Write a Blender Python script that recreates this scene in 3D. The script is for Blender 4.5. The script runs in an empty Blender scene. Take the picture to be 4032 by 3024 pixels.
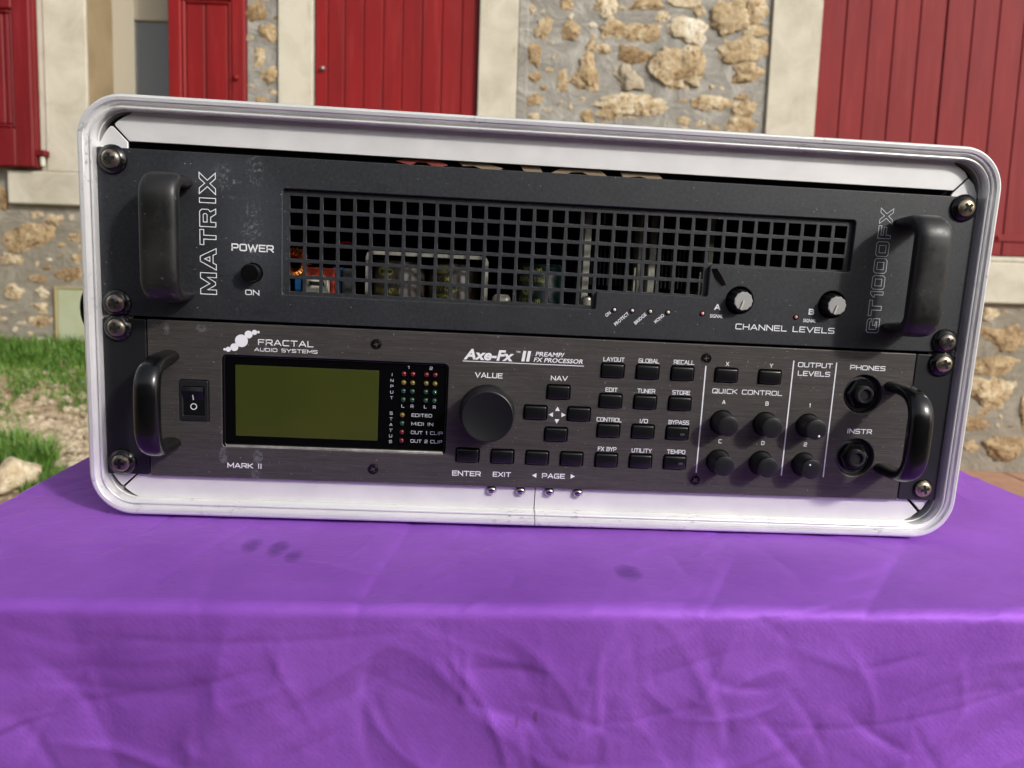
import bpy, bmesh, math, random
import numpy as np
from mathutils import Vector, Matrix, noise
random.seed(7)
R = math.radians
S = bpy.context.scene
COL = S.collection

# ------------------------------------------------------------------ camera
cam_d = bpy.data.cameras.new('camera')
cam = bpy.data.objects.new('camera', cam_d)
COL.objects.link(cam)
_R = ((0.9972608958596114, -0.0541148358726875, 0.05042112779140648),
      (0.04100452028516881, -0.16285419563912143, -0.9857977177286007),
      (0.061557573908239994, 0.9851650092757085, -0.16018916815229647))
cm = Matrix.Identity(4)
for i in range(3):
    cm[i][0] = _R[0][i]
    cm[i][1] = -_R[1][i]
    cm[i][2] = -_R[2][i]
cm[0][3], cm[1][3], cm[2][3] = 0.19779, -0.43010, 0.12945
cam.matrix_world = cm
cam_d.sensor_width = 36.0
cam_d.lens = 27.05
cam_d.clip_start = 0.02
cam_d.clip_end = 300
cam_d.dof.use_dof = True
cam_d.dof.focus_distance = 0.430
cam_d.dof.aperture_fstop = 14.0
S.camera = cam

# ------------------------------------------------------------------ sky, sun, exposure
SUN_DIR = Vector((1.0, -1.0, 0.82)).normalized()      # towards the sun
w = bpy.data.worlds.new('World')
S.world = w
w.use_nodes = True
nt = w.node_tree
bg = nt.nodes['Background']
sky = nt.nodes.new('ShaderNodeTexSky')
sky.sky_type = 'NISHITA'
sky.sun_disc = False
sky.sun_elevation = math.asin(SUN_DIR.z)
sky.sun_rotation = math.atan2(SUN_DIR.x, SUN_DIR.y)
sky.air_density = 1.0
sky.dust_density = 4.0
sky.ozone_density = 1.0
hs_ = nt.nodes.new('ShaderNodeHueSaturation')      # thin hazy overcast: the blue is washed out
hs_.inputs['Saturation'].default_value = .38
nt.links.new(sky.outputs[0], hs_.inputs['Color'])
nt.links.new(hs_.outputs[0], bg.inputs[0])
bg.inputs[1].default_value = 0.15
sd = bpy.data.lights.new('sun', 'SUN')
sd.energy = 2.8
sd.angle = R(4)
sd.color = (1.0, 0.965, 0.91)
sun = bpy.data.objects.new('sun', sd)
COL.objects.link(sun)
sun.rotation_euler = SUN_DIR.to_track_quat('Z', 'Y').to_euler()
sun.location = (2, -3, 3)
S.view_settings.view_transform = 'Standard'
S.view_settings.look = 'None'
S.view_settings.gamma = 1
S.view_settings.exposure = 0.15

# ------------------------------------------------------------------ materials
def lin(r, g, b):
    return tuple(((c/255/12.92) if c/255 <= .04045 else ((c/255+.055)/1.055)**2.4) for c in (r, g, b)) + (1,)

class NT:
    def __init__(s, name):
        s.m = bpy.data.materials.new(name)
        s.m.use_nodes = True
        s.t = s.m.node_tree
        s.p = s.t.nodes['Principled BSDF']
    def n(s, typ, **kw):
        x = s.t.nodes.new(typ)
        for k, v in kw.items():
            setattr(x, k, v)
        return x
    def l(s, a, b):
        s.t.links.new(a, b)
    def set(s, **kw):
        for k, v in kw.items():
            s.p.inputs[k.replace('_', ' ')].default_value = v
        return s
    def coord(s, scale=(1, 1, 1), loc=(0, 0, 0), kind='Object'):
        tc = s.n('ShaderNodeTexCoord')
        mp = s.n('ShaderNodeMapping')
        mp.inputs['Scale'].default_value = scale
        mp.inputs['Location'].default_value = loc
        s.l(tc.outputs[kind], mp.inputs[0])
        return mp.outputs[0]
    def noise(s, vec, scale, detail=4, rough=.55, dist=0):
        x = s.n('ShaderNodeTexNoise')
        x.inputs['Scale'].default_value = scale
        x.inputs['Detail'].default_value = detail
        x.inputs['Roughness'].default_value = rough
        x.inputs['Distortion'].default_value = dist
        s.l(vec, x.inputs['Vector'])
        return x.outputs['Fac']
    def ramp(s, fac, stops):
        x = s.n('ShaderNodeValToRGB')
        e = x.color_ramp.elements
        while len(e) < len(stops):
            e.new(.5)
        for el, (p, c) in zip(e, stops):
            el.position = p
            el.color = c if len(c) == 4 else tuple(c) + (1,)
        s.l(fac, x.inputs[0])
        return x.outputs[0]
    def math(s, op, a, b=None, clamp=False):
        x = s.n('ShaderNodeMath', operation=op, use_clamp=clamp)
        for i, v in enumerate((a, b)):
            if v is None:
                continue
            if isinstance(v, (int, float)):
                x.inputs[i].default_value = v
            else:
                s.l(v, x.inputs[i])
        return x.outputs[0]
    def mix(s, fac, a, b):
        x = s.n('ShaderNodeMix', data_type='RGBA')
        for sock, v in ((x.inputs[0], fac), (x.inputs[6], a), (x.inputs[7], b)):
            if isinstance(v, (int, float, tuple)):
                sock.default_value = v
            else:
                s.l(v, sock)
        return x.outputs[2]
    def bump(s, h, strength=.3, dist=.001):
        x = s.n('ShaderNodeBump')
        x.inputs['Strength'].default_value = strength
        x.inputs['Distance'].default_value = dist
        s.l(h, x.inputs['Height'])
        if s.p.inputs['Normal'].links:
            s.l(s.p.inputs['Normal'].links[0].from_socket, x.inputs['Normal'])
        s.l(x.outputs[0], s.p.inputs['Normal'])
    def spot(s, x0, z0, rx, rz, soft=.5, ax=(0, 2), vec=None):
        """1 inside an ellipse of the object's own space (metres), 0 outside"""
        if vec is None:
            vec = s.coord()
        sp = s.n('ShaderNodeSeparateXYZ')
        s.l(vec, sp.inputs[0])
        a = s.math('DIVIDE', s.math('SUBTRACT', sp.outputs[ax[0]], x0), rx)
        b = s.math('DIVIDE', s.math('SUBTRACT', sp.outputs[ax[1]], z0), rz)
        d = s.math('ADD', s.math('MULTIPLY', a, a), s.math('MULTIPLY', b, b))
        mr = s.n('ShaderNodeMapRange')
        mr.inputs['From Min'].default_value = 1 + soft
        mr.inputs['From Max'].default_value = max(0, 1 - soft)
        s.l(d, mr.inputs['Value'])
        return mr.outputs[0]

def simple(name, col, rough=.5, metal=0, **kw):
    a = NT(name)
    a.set(Base_Color=col, Roughness=rough, Metallic=metal, **kw)
    return a.m

def varied(name, c1, c2, scale, rough=.5, metal=0, bump=0, bdist=.0005, bscale=None):
    a = NT(name)
    v = a.coord()
    f = a.noise(v, scale)
    a.l(a.ramp(f, ((.3, c1), (.7, c2))), a.p.inputs['Base Color'])
    a.set(Roughness=rough, Metallic=metal)
    if bump:
        a.bump(a.noise(v, bscale or scale*4, 3), bump, bdist)
    return a.m

def mat_alu():
    a = NT('anodised_aluminium')
    v = a.coord()
    base = a.ramp(a.noise(v, 30), ((.3, lin(230, 230, 231)), (.7, lin(242, 242, 242))))
    # dark scuffs and thin scratches
    sc = a.noise(a.coord((.45, 1, .6)), 330, 5, .7, .3)
    big = a.noise(v, 22, 2)
    msk = a.math('MULTIPLY', a.ramp(sc, ((.55, (0, 0, 0)), (.66, (1, 1, 1)))), a.ramp(big, ((.52, (0, 0, 0)), (.60, (1, 1, 1)))))
    c = a.mix(a.math('MULTIPLY', msk, .65), base, lin(120, 115, 120))
    st = a.noise(a.coord((60, 900, 900)), 1.0, 3, .6)
    a.l(c, a.p.inputs['Base Color'])
    a.l(a.math('ADD', a.math('MULTIPLY', st, .12), .18), a.p.inputs['Roughness'])
    a.set(Metallic=.45)
    a.bump(st, .05, .0002)
    return a.m

def mat_flange():
    a = NT('satin_aluminium')
    v = a.coord((25, 400, 400))
    st = a.noise(v, 1.0, 3, .6)
    base = a.ramp(a.noise(a.coord(), 40, 3), ((.3, lin(210, 210, 211)), (.75, lin(224, 224, 224))))
    # brown grime gathered along the lower edge
    sp = a.n('ShaderNodeSeparateXYZ')
    a.l(a.coord(), sp.inputs[0])
    low = a.n('ShaderNodeMapRange')
    low.inputs['From Min'].default_value = -.0135
    low.inputs['From Max'].default_value = -.0172
    a.l(sp.outputs[2], low.inputs['Value'])
    gr = a.math('MULTIPLY', low.outputs[0], a.ramp(a.noise(a.coord((1, 1, 2)), 90, 4, .7), ((.48, (0, 0, 0)), (.66, (1, 1, 1)))))
    a.l(a.mix(a.math('MULTIPLY', gr, .6), base, lin(176, 150, 112)), a.p.inputs['Base Color'])
    a.l(a.math('ADD', a.math('MULTIPLY', st, .2), .32), a.p.inputs['Roughness'])
    a.set(Metallic=.18)
    return a.m

def mat_amp():
    a = NT('black_powder_coat')
    v = a.coord()
    grain = a.noise(v, 1500, 2, .6)
    base = a.ramp(a.noise(v, 55, 4, .6), ((.3, lin(25, 27, 31)), (.72, lin(34, 36, 40))))
    # greasy dark smudges
    sm = a.ramp(a.noise(a.coord((1, 1, 3)), 38, 3, .6), ((.60, (0, 0, 0)), (.68, (1, 1, 1))))
    gr_ = a.ramp(a.noise(v, 520, 2, .8), ((.35, (0, 0, 0)), (.75, (1, 1, 1))))
    base = a.mix(a.math('MULTIPLY', gr_, .35), base, lin(66, 70, 76))
    c = a.mix(a.math('MULTIPLY', sm, .45), base, lin(20, 22, 26))
    # chalky rubbed marks left of the grille
    reg = a.math('MAXIMUM', a.spot(.0645, .0765, .0050, .0065, .8), a.spot(.0800, .0480, .0050, .0150, .8))
    reg = a.math('MAXIMUM', reg, a.math('MAXIMUM', a.spot(.0815, .0800, .0040, .0080, .8), a.spot(.0690, .0740, .0080, .0012, .6)))
    reg = a.math('MAXIMUM', reg, a.spot(.0700, .0660, .0060, .0010, .6))
    ch = a.math('GREATER_THAN', a.noise(v, 430, 5, .8, .8), .555)
    c = a.mix(a.math('MULTIPLY', a.math('MULTIPLY', reg, ch), .34), c, lin(160, 164, 166))
    reg2 = a.math('MAXIMUM', a.spot(.080, .050, .016, .030, .95), a.spot(.062, .078, .020, .010, .95))
    c = a.mix(a.math('MULTIPLY', reg2, .12), c, lin(110, 114, 124))
    # dust specks
    dn = a.math('GREATER_THAN', a.noise(v, 760, 1, .5), .765)
    c = a.mix(a.math('MULTIPLY', dn, .55), c, lin(190, 188, 170))
    a.l(c, a.p.inputs['Base Color'])
    a.set(Roughness=.46)
    a.p.inputs['Specular IOR Level'].default_value = .55
    a.bump(grain, .35, .0002)
    return a.m

def mat_brushed():
    a = NT('brushed_black_anodised')
    st = a.noise(a.coord((70, 900, 2600)), 1.0, 4, .8)
    st2 = a.noise(a.coord((6, 200, 500)), 1.0, 3, .6)
    base = a.ramp(st, ((.25, lin(58, 56, 54)), (.5, lin(79, 76, 74)), (.8, lin(106, 102, 99))))
    base = a.mix(a.math('MULTIPLY', a.ramp(st2, ((.4, (0, 0, 0)), (.7, (1, 1, 1)))), .22), base, lin(50, 47, 48))
    v = a.coord()
    reg = a.math('MAXIMUM', a.spot(.0640, .0120, .0024, .0048, .3), a.spot(.0830, .0118, .0026, .0040, .3))
    reg = a.math('MAXIMUM', reg, a.spot(.0815, .0015, .0022, .0030, .3))
    reg = a.math('MAXIMUM', reg, a.math('MAXIMUM', a.spot(.034, .0822, .0016, .003), a.spot(.053, .0835, .0030, .0022)))
    ch = a.math('GREATER_THAN', a.noise(v, 330, 5, .8, 1.5), .50)
    c = a.mix(a.math('MULTIPLY', a.math('MULTIPLY', reg, ch), .5), base, lin(138, 144, 146))
    dn = a.math('GREATER_THAN', a.noise(v, 760, 1, .5), .77)
    c = a.mix(a.math('MULTIPLY', dn, .5), c, lin(190, 180, 170))
    a.l(c, a.p.inputs['Base Color'])
    a.l(a.math('ADD', a.math('MULTIPLY', st, .25), .30), a.p.inputs['Roughness'])
    a.set(Metallic=.45)
    a.bump(st, .22, .0002)
    return a.m

def mat_cloth():
    a = NT('purple_cloth')
    v = a.coord()
    nz = a.n('ShaderNodeTexNoise')
    nz.inputs['Scale'].default_value = 130
    nz.inputs['Detail'].default_value = 3
    a.l(v, nz.inputs['Vector'])
    sb = a.n('ShaderNodeVectorMath', operation='SUBTRACT')
    a.l(nz.outputs['Color'], sb.inputs[0])
    sb.inputs[1].default_value = (.5, .5, .5)
    sc_v = a.n('ShaderNodeVectorMath', operation='SCALE')
    a.l(sb.outputs[0], sc_v.inputs[0])
    sc_v.inputs['Scale'].default_value = .005
    av = a.n('ShaderNodeVectorMath', operation='ADD')
    a.l(v, av.inputs[0])
    a.l(sc_v.outputs[0], av.inputs[1])
    dv = av.outputs[0]
    base = a.ramp(a.noise(v, 14, 4, .6), ((.3, lin(138, 78, 184)), (.7, lin(156, 94, 204))))
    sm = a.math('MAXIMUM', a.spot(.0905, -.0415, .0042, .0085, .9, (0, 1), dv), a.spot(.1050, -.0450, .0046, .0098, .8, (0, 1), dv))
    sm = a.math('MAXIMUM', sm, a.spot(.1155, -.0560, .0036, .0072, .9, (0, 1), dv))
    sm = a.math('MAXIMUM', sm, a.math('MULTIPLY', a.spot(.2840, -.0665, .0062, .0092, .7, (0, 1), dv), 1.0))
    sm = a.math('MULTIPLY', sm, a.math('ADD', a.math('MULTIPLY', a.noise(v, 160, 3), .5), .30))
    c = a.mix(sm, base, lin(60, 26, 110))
    # two faint brown marks on the hanging front
    br = a.math('MAXIMUM', a.spot(.2280, -.0800, .0008, .0026, .6), a.spot(.2365, -.0775, .0010, .0034, .6))
    c = a.mix(a.math('MULTIPLY', br, .45), c, lin(88, 56, 60))
    a.l(c, a.p.inputs['Base Color'])
    weave = a.n('ShaderNodeTexWave', wave_type='BANDS', bands_direction='DIAGONAL')
    weave.inputs['Scale'].default_value = 190
    weave.inputs['Distortion'].default_value = 1.2
    weave.inputs['Detail'].default_value = 1
    a.l(v, weave.inputs['Vector'])
    a.set(Roughness=.58, Metallic=.15)
    a.p.inputs['Sheen Weight'].default_value = .55
    a.p.inputs['Sheen Roughness'].default_value = .28
    a.p.inputs['Sheen Tint'].default_value = lin(220, 150, 255)
    a.p.inputs['Specular IOR Level'].default_value = .8
    a.p.inputs['Specular Tint'].default_value = lin(200, 140, 255)
    a.bump(weave.outputs['Fac'], .045, .0003)
    a.bump(a.noise(v, 1400, 2, .7), .25, .0003)
    a.bump(a.noise(a.coord((1, 1.6, 1)), 60, 4, .6), .22, .004)
    return a.m

def mat_stone(name, c1, c2, c3, pits=.5):
    a = NT(name)
    v = a.coord()
    oi = a.n('ShaderNodeObjectInfo')
    ad = a.n('ShaderNodeVectorMath', operation='ADD')
    a.l(v, ad.inputs[0])
    a.l(oi.outputs['Random'], ad.inputs[1])
    vv = ad.outputs[0]
    f = a.noise(vv, 16, 6, .7, .6)
    f2 = a.math('ADD', a.math('MULTIPLY', f, .8), a.math('MULTIPLY', oi.outputs['Random'], .2))
    c = a.ramp(f2, ((.36, c1), (.52, c2), (.66, c3)))
    pt = a.noise(vv, 52, 4, .7, .4)
    c = a.mix(a.math('MULTIPLY', a.ramp(pt, ((.38, (1, 1, 1)), (.45, (0, 0, 0)))), pits), c, lin(98, 66, 38))
    a.l(c, a.p.inputs['Base Color'])
    a.set(Roughness=.9)
    a.bump(pt, .9, .012)
    a.bump(a.noise(vv, 160, 3, .7), .5, .004)
    return a.m

def mat_mortar():
    a = NT('grey_lime_mortar')
    v = a.coord()
    sw = a.noise(a.coord((1, 1, 1.3)), 6, 7, .68, 1.1)
    c = a.ramp(sw, ((.3, lin(118, 115, 107)), (.5, lin(141, 138, 130)), (.68, lin(167, 164, 155))))
    sp = a.n('ShaderNodeSeparateXYZ')
    a.l(v, sp.inputs[0])
    mr = a.n('ShaderNodeMapRange')       # rustier, browner mortar on the lower part of the wall
    mr.inputs['From Min'].default_value = .95
    mr.inputs['From Max'].default_value = .70
    a.l(sp.outputs[2], mr.inputs['Value'])
    c = a.mix(a.math('MULTIPLY', mr.outputs[0], .5), c, lin(122, 110, 88))
    a.l(c, a.p.inputs['Base Color'])
    a.set(Roughness=.95)
    a.bump(sw, .7, .03)
    a.bump(a.noise(a.coord((1, 1, 1.4)), 34, 5, .7, .6), .6, .01)
    return a.m

def mat_dressed():
    a = NT('dressed_limestone')
    v = a.coord()
    f = a.noise(v, 6, 5, .6, .5)
    c = a.ramp(f, ((.3, lin(164, 157, 139)), (.6, lin(187, 181, 165))))
    st = a.ramp(a.noise(a.coord((9, 9, 1.6)), 3, 4, .6), ((.64, (0, 0, 0)), (.72, (1, 1, 1))))
    c = a.mix(a.math('MULTIPLY', st, .25), c, lin(142, 122, 92))
    a.l(c, a.p.inputs['Base Color'])
    a.set(Roughness=.85)
    a.bump(a.noise(v, 40, 4, .7), .3, .003)
    return a.m

def mat_red(name, c1, c2, rough=.55):
    a = NT(name)
    v = a.coord((3, 3, .6))
    f = a.noise(v, 3, 4, .6)
    a.l(a.ramp(f, ((.3, c1), (.7, c2))), a.p.inputs['Base Color'])
    a.set(Roughness=rough)
    a.p.inputs['Specular IOR Level'].default_value = .25
    gr = a.noise(a.coord((14, 14, 1.2)), 2.2, 5, .7)
    a.l(a.mix(a.math('MULTIPLY', a.ramp(gr, ((.5, (0, 0, 0)), (.75, (1, 1, 1)))), .14), a.ramp(f, ((.3, c1), (.7, c2))), lin(168, 84, 80)), a.p.inputs['Base Color'])
    a.bump(a.noise(a.coord((40, 40, 3)), 4, 3, .6), .12, .002)
    return a.m

M = {}
M['alu'] = mat_alu()
M['flange'] = mat_flange()
M['amp'] = mat_amp()
M['brushed'] = mat_brushed()
M['cloth'] = mat_cloth()
M['mortar'] = mat_mortar()
M['dressed'] = mat_dressed()
M['stone'] = mat_stone('ochre_rubble_stone', lin(132, 108, 76), lin(174, 152, 116), lin(202, 190, 164), .85)
M['stone_pale'] = mat_stone('pale_rubble_stone', lin(164, 142, 106), lin(194, 178, 148), lin(210, 202, 184), .4)
M['stone_grey'] = mat_stone('grey_rubble_stone', lin(150, 138, 116), lin(168, 156, 134), lin(182, 170, 150), .1)
M['rock'] = mat_stone('limestone_rock', lin(160, 140, 110), lin(196, 182, 154), lin(216, 206, 184), .3)
M['red'] = mat_red('red_paint', lin(106, 12, 15), lin(126, 16, 18))
M['redlight'] = mat_red('faded_red_paint', lin(106, 18, 22), lin(120, 23, 26), .65)
M['reddark'] = mat_red('dark_red_paint', lin(94, 10, 16), lin(112, 14, 20))
M['black'] = simple('matt_black', lin(14, 14, 15), .85)
M['void'] = simple('unlit_interior_black', lin(12, 12, 12), .9)
M['rubber'] = None
def mat_rubber():
    a = NT('handle_black_rubberised')
    v = a.coord()
    base = a.ramp(a.noise(v, 45, 4), ((.35, lin(19, 19, 20)), (.68, lin(33, 32, 31))))
    w_ = a.math('MULTIPLY', a.ramp(a.noise(v, 500, 4, .75, .5), ((.60, (0, 0, 0)), (.66, (1, 1, 1)))), a.ramp(a.noise(v, 60, 2), ((.52, (0, 0, 0)), (.62, (1, 1, 1)))))
    a.l(a.mix(a.math('MULTIPLY', w_, .6), base, lin(128, 124, 116)), a.p.inputs['Base Color'])
    a.l(a.ramp(a.noise(v, 80, 4, .7), ((.3, (.30, .30, .30)), (.7, (.52, .52, .52)))), a.p.inputs['Roughness'])
    a.bump(a.noise(v, 900, 2), .2, .0002)
    return a.m
M['rubber'] = mat_rubber()
M['gloss'] = varied('gloss_black_plastic', lin(9, 9, 11), lin(14, 14, 15), 80, .22, 0)
M['satin'] = simple('satin_black_plastic', lin(22, 23, 25), .42)
M['knob'] = simple('knob_black', lin(17, 18, 21), .40)
M['button'] = simple('button_black_rubber', lin(14, 15, 17), .28)
M['ear'] = varied('satin_black_steel', lin(22, 23, 26), lin(28, 29, 32), 50, .40)
M['screw'] = varied('worn_black_nickel', lin(88, 82, 78), lin(140, 130, 118), 420, .36, .85)
M['screwlight'] = varied('worn_brass_nickel', lin(150, 138, 112), lin(196, 184, 156), 420, .3, .9)
M['chrome'] = simple('polished_rivet', lin(176, 174, 176), .14, 1)
M['print'] = simple('white_screen_print', lin(226, 228, 232), .55)
M['printdim'] = simple('grey_screen_print', lin(186, 190, 196), .55)
M['yellowprint'] = simple('olive_capacitor_print', lin(128, 130, 50), .6)
M['lcd'] = None
M['glassy'] = simple('smoked_window_black', lin(7, 7, 9), .12)
M['greycap'] = simple('grey_knob_cap', lin(150, 150, 148), .5)
M['copper'] = simple('copper_wire', lin(196, 120, 60), .3, .9)
M['orange'] = simple('orange_relay_plastic', lin(140, 44, 22), .45)
M['white'] = simple('white_nylon', lin(184, 182, 168), .55)
M['blue'] = simple('blue_plastic', lin(14, 72, 120), .45)
M['grey'] = simple('grey_plastic', lin(52, 55, 58), .5)
M['brown'] = varied('brown_capacitor_sleeve', lin(44, 34, 28), lin(56, 44, 36), 50, .5)
M['green'] = simple('green_capacitor_sleeve', lin(10, 28, 27), .3)
M['bare'] = varied('bare_aluminium', lin(130, 128, 118), lin(186, 184, 174), 150, .42, .45)
M['soil'] = None

def mat_lcd():
    a = NT('olive_lcd')
    f = a.noise(a.coord(), 14, 3)
    a.l(a.ramp(f, ((.3, lin(46, 55, 9)), (.7, lin(58, 63, 10)))), a.p.inputs['Base Color'])
    a.set(Roughness=.4)
    a.p.inputs['Coat Weight'].default_value = 1
    a.p.inputs['Coat Roughness'].default_value = .03
    return a.m
M['lcd'] = mat_lcd()

def mat_led(name, col):
    a = NT(name)
    a.set(Base_Color=col, Roughness=.18)
    a.p.inputs['Coat Weight'].default_value = .8
    return a.m
M['ledr'] = mat_led('red_led', lin(96, 13, 15))
M['ledy'] = mat_led('yellow_led', lin(104, 94, 28))
M['ledg'] = mat_led('green_led', lin(16, 64, 38))
M['ledw'] = mat_led('clear_led', lin(206, 196, 180))
M['ledp'] = mat_led('pink_led', lin(226, 150, 140))

def mat_glass():
    a = NT('window_glass')
    a.set(Base_Color=(.75, .78, .78, 1), Roughness=.04)
    a.p.inputs['Transmission Weight'].default_value = .9
    a.p.inputs['IOR'].default_value = 1.45
    return a.m
M['glass'] = mat_glass()

def mat_ground():
    a = NT('stony_soil')
    v = a.coord()
    f = a.noise(v, 18, 6, .7)
    c = a.ramp(f, ((.35, lin(120, 98, 70)), (.5, lin(158, 138, 108)), (.65, lin(186, 170, 142))))
    a.l(c, a.p.inputs['Base Color'])
    a.set(Roughness=.95)
    a.bump(a.noise(v, 60, 4, .7), .8, .02)
    return a.m
M['soil'] = mat_ground()

def mat_grass():
    a = NT('grass_blades')
    f = a.noise(a.coord(), 9, 4, .7)
    oi_ = a.noise(a.coord((1, 1, 1)), 45, 2, .8)
    c = a.ramp(a.math('ADD', a.math('MULTIPLY', f, .5), a.math('MULTIPLY', oi_, .5)), ((.36, lin(56, 90, 26)), (.52, lin(92, 132, 48)), (.66, lin(156, 164, 100))))
    a.l(c, a.p.inputs['Base Color'])
    a.set(Roughness=.5)
    a.p.inputs['Subsurface Weight'].default_value = 0
    return a.m
M['grass'] = mat_grass()
M['pebble'] = mat_stone('pebble_stone', lin(142, 124, 100), lin(190, 176, 152), lin(222, 214, 198), .1)
M['terracotta'] = varied('terracotta', lin(148, 108, 86), lin(170, 132, 108), 12, .8, 0, .3, .002, 90)
M['metergreen'] = varied('pale_green_painted_metal', lin(150, 156, 120), lin(164, 168, 146), 9, .5)
M['meterframe'] = simple('ochre_metal_frame', lin(150, 138, 96), .5)
M['windowframe'] = simple('white_window_frame', lin(168, 160, 142), .5)
M['wood'] = varied('dark_table_wood', lin(70, 52, 38), lin(94, 72, 52), 14, .6)
M['curtain'] = simple('grey_curtain', lin(150, 148, 140), .8)
M['laminate'] = varied('black_case_laminate', lin(22, 22, 24), lin(30, 30, 32), 60, .5, 0, .2, .0003, 700)
M['steel'] = simple('zinc_steel', lin(150, 148, 150), .4, .9)
M['slotred'] = simple('slot_red', lin(136, 58, 48), .5)
M['slotcream'] = simple('slot_cream', lin(138, 118, 96), .5)

# ------------------------------------------------------------------ object helpers
MM = .001
def link(name, me, mat, parent=None, smooth=False):
    o = bpy.data.objects.new(name, me)
    COL.objects.link(o)
    if mat is not None and not me.materials:
        me.materials.append(mat)
    if parent is not None:
        o.parent = parent
    if smooth:
        for p in me.polygons:
            p.use_smooth = True
    return o

def thing(name, label, cat, loc=(0, 0, 0), group=None):
    o = bpy.data.objects.new(name, None)
    o.empty_display_size = .05
    COL.objects.link(o)
    o.location = loc
    o['label'] = label
    o['category'] = cat
    if group:
        o['group'] = group
    return o

def tag(o, label=None, cat=None, group=None, kind=None):
    for k, v in (('label', label), ('category', cat), ('group', group), ('kind', kind)):
        if v:
            o[k] = v
    return o

def obj(name, bm, mat, parent=None, smooth=False, angle=None, scale=MM):
    if scale != 1:
        bmesh.ops.scale(bm, vec=(scale,)*3, verts=bm.verts)
    bmesh.ops.recalc_face_normals(bm, faces=bm.faces)
    me = bpy.data.meshes.new(name)
    bm.to_mesh(me)
    bm.free()
    o = link(name, me, mat, parent)
    if smooth:
        for p in me.polygons:
            p.use_smooth = True
        if angle:
            try:
                me.set_sharp_from_angle(angle=R(angle))
            except Exception:
                pass
    return o

def copy_of(o, parent, loc=None, rot=None, mat=None):
    c = o.copy()
    COL.objects.link(c)
    c.parent = parent
    if loc is not None:
        c.location = loc
    if rot is not None:
        c.rotation_euler = rot
    for ch in list(o.children):
        copy_of(ch, c)
    return c

def add_box(bm, x0, x1, y0, y1, z0, z1, bevel=0, seg=2):
    r = bmesh.ops.create_cube(bm, size=1)
    vs = r['verts']
    bmesh.ops.scale(bm, vec=(x1-x0, y1-y0, z1-z0), verts=vs)
    bmesh.ops.translate(bm, vec=((x0+x1)/2, (y0+y1)/2, (z0+z1)/2), verts=vs)
    if bevel:
        es = list({e for v in vs for e in v.link_edges})
        bmesh.ops.bevel(bm, geom=es, offset=bevel, segments=seg, affect='EDGES', profile=.5)
    return vs

def box_bm(*a, **k):
    bm = bmesh.new()
    add_box(bm, *a, **k)
    return bm

def add_lathe(bm, cx, cz, prof, n=24, cy=0, rfun=None):
    """profile of (radius, y) turned about the y axis"""
    rings = []
    for r, y in prof:
        if r <= 1e-6:
            rings.append([bm.verts.new((cx, cy+y, cz))])
        else:
            ring = []
            for i in range(n):
                a = 2*math.pi*i/n
                rr = r*(rfun(i, y) if rfun else 1)
                ring.append(bm.verts.new((cx+rr*math.cos(a), cy+y, cz+rr*math.sin(a))))
            rings.append(ring)
    for A, B in zip(rings, rings[1:]):
        if len(A) == 1 and len(B) == 1:
            continue
        if len(A) == 1:
            for i in range(n):
                bm.faces.new((A[0], B[i], B[(i+1) % n]))
        elif len(B) == 1:
            for i in range(n):
                bm.faces.new((A[i], B[0], A[(i+1) % n]))
        else:
            for i in range(n):
                bm.faces.new((A[i], B[i], B[(i+1) % n], A[(i+1) % n]))

def lathe_bm(*a, **k):
    bm = bmesh.new()
    add_lathe(bm, *a, **k)
    return bm

def plate(name, outlines, y0, y1, mat, parent, bevel=0, scale=MM, frame=None):
    """flat plate in the x-z plane, front at y0, back at y1; first outline solid, inner ones are holes"""
    cu = bpy.data.curves.new(name, 'CURVE')
    cu.dimensions = '2D'
    cu.fill_mode = 'BOTH'
    e = (y1-y0)/2
    cu.extrude = max(0, e-bevel)
    cu.bevel_depth = bevel
    cu.bevel_resolution = 1
    cu.offset = -bevel
    for pts in outlines:
        sp = cu.splines.new('POLY')
        sp.points.add(len(pts)-1)
        for p, q in zip(sp.points, pts):
            p.co = (q[0], q[1], 0, 1)
        sp.use_cyclic_u = True
    co = bpy.data.objects.new(name+'_curve', cu)
    me = bpy.data.meshes.new_from_object(co)
    bpy.data.objects.remove(co)
    bpy.data.curves.remove(cu)
    mid = (y0+y1)/2
    for v in me.vertices:
        x, y, z = v.co
        v.co = (x*scale, (mid-z)*scale, y*scale)
    me.name = name
    me.materials.clear()
    return link(name, me, mat, parent)

def rrect(x0, x1, z0, z1, r, n=5):
    pts = []
    for cx, cz, a0 in ((x1-r, z1-r, 0), (x0+r, z1-r, 90), (x0+r, z0+r, 180), (x1-r, z0+r, 270)):
        for i in range(n+1):
            a = R(a0+90*i/n)
            pts.append((cx+r*math.cos(a), cz+r*math.sin(a)))
    return pts

def circ(cx, cz, r, n=24):
    return [(cx+r*math.cos(2*math.pi*i/n), cz+r*math.sin(2*math.pi*i/n)) for i in range(n)]

def round_poly(pts, r, n=3):
    out = []
    N = len(pts)
    for i in range(N):
        p0, p1, p2 = Vector(pts[i-1]), Vector(pts[i]), Vector(pts[(i+1) % N])
        a = (p0-p1).normalized()*r
        b = (p2-p1).normalized()*r
        for k in range(n+1):
            t = k/n
            q = (p1+a)*(1-t)**2+p1*2*t*(1-t)+(p1+b)*t*t
            out.append((q.x, q.y))
    return out

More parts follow.
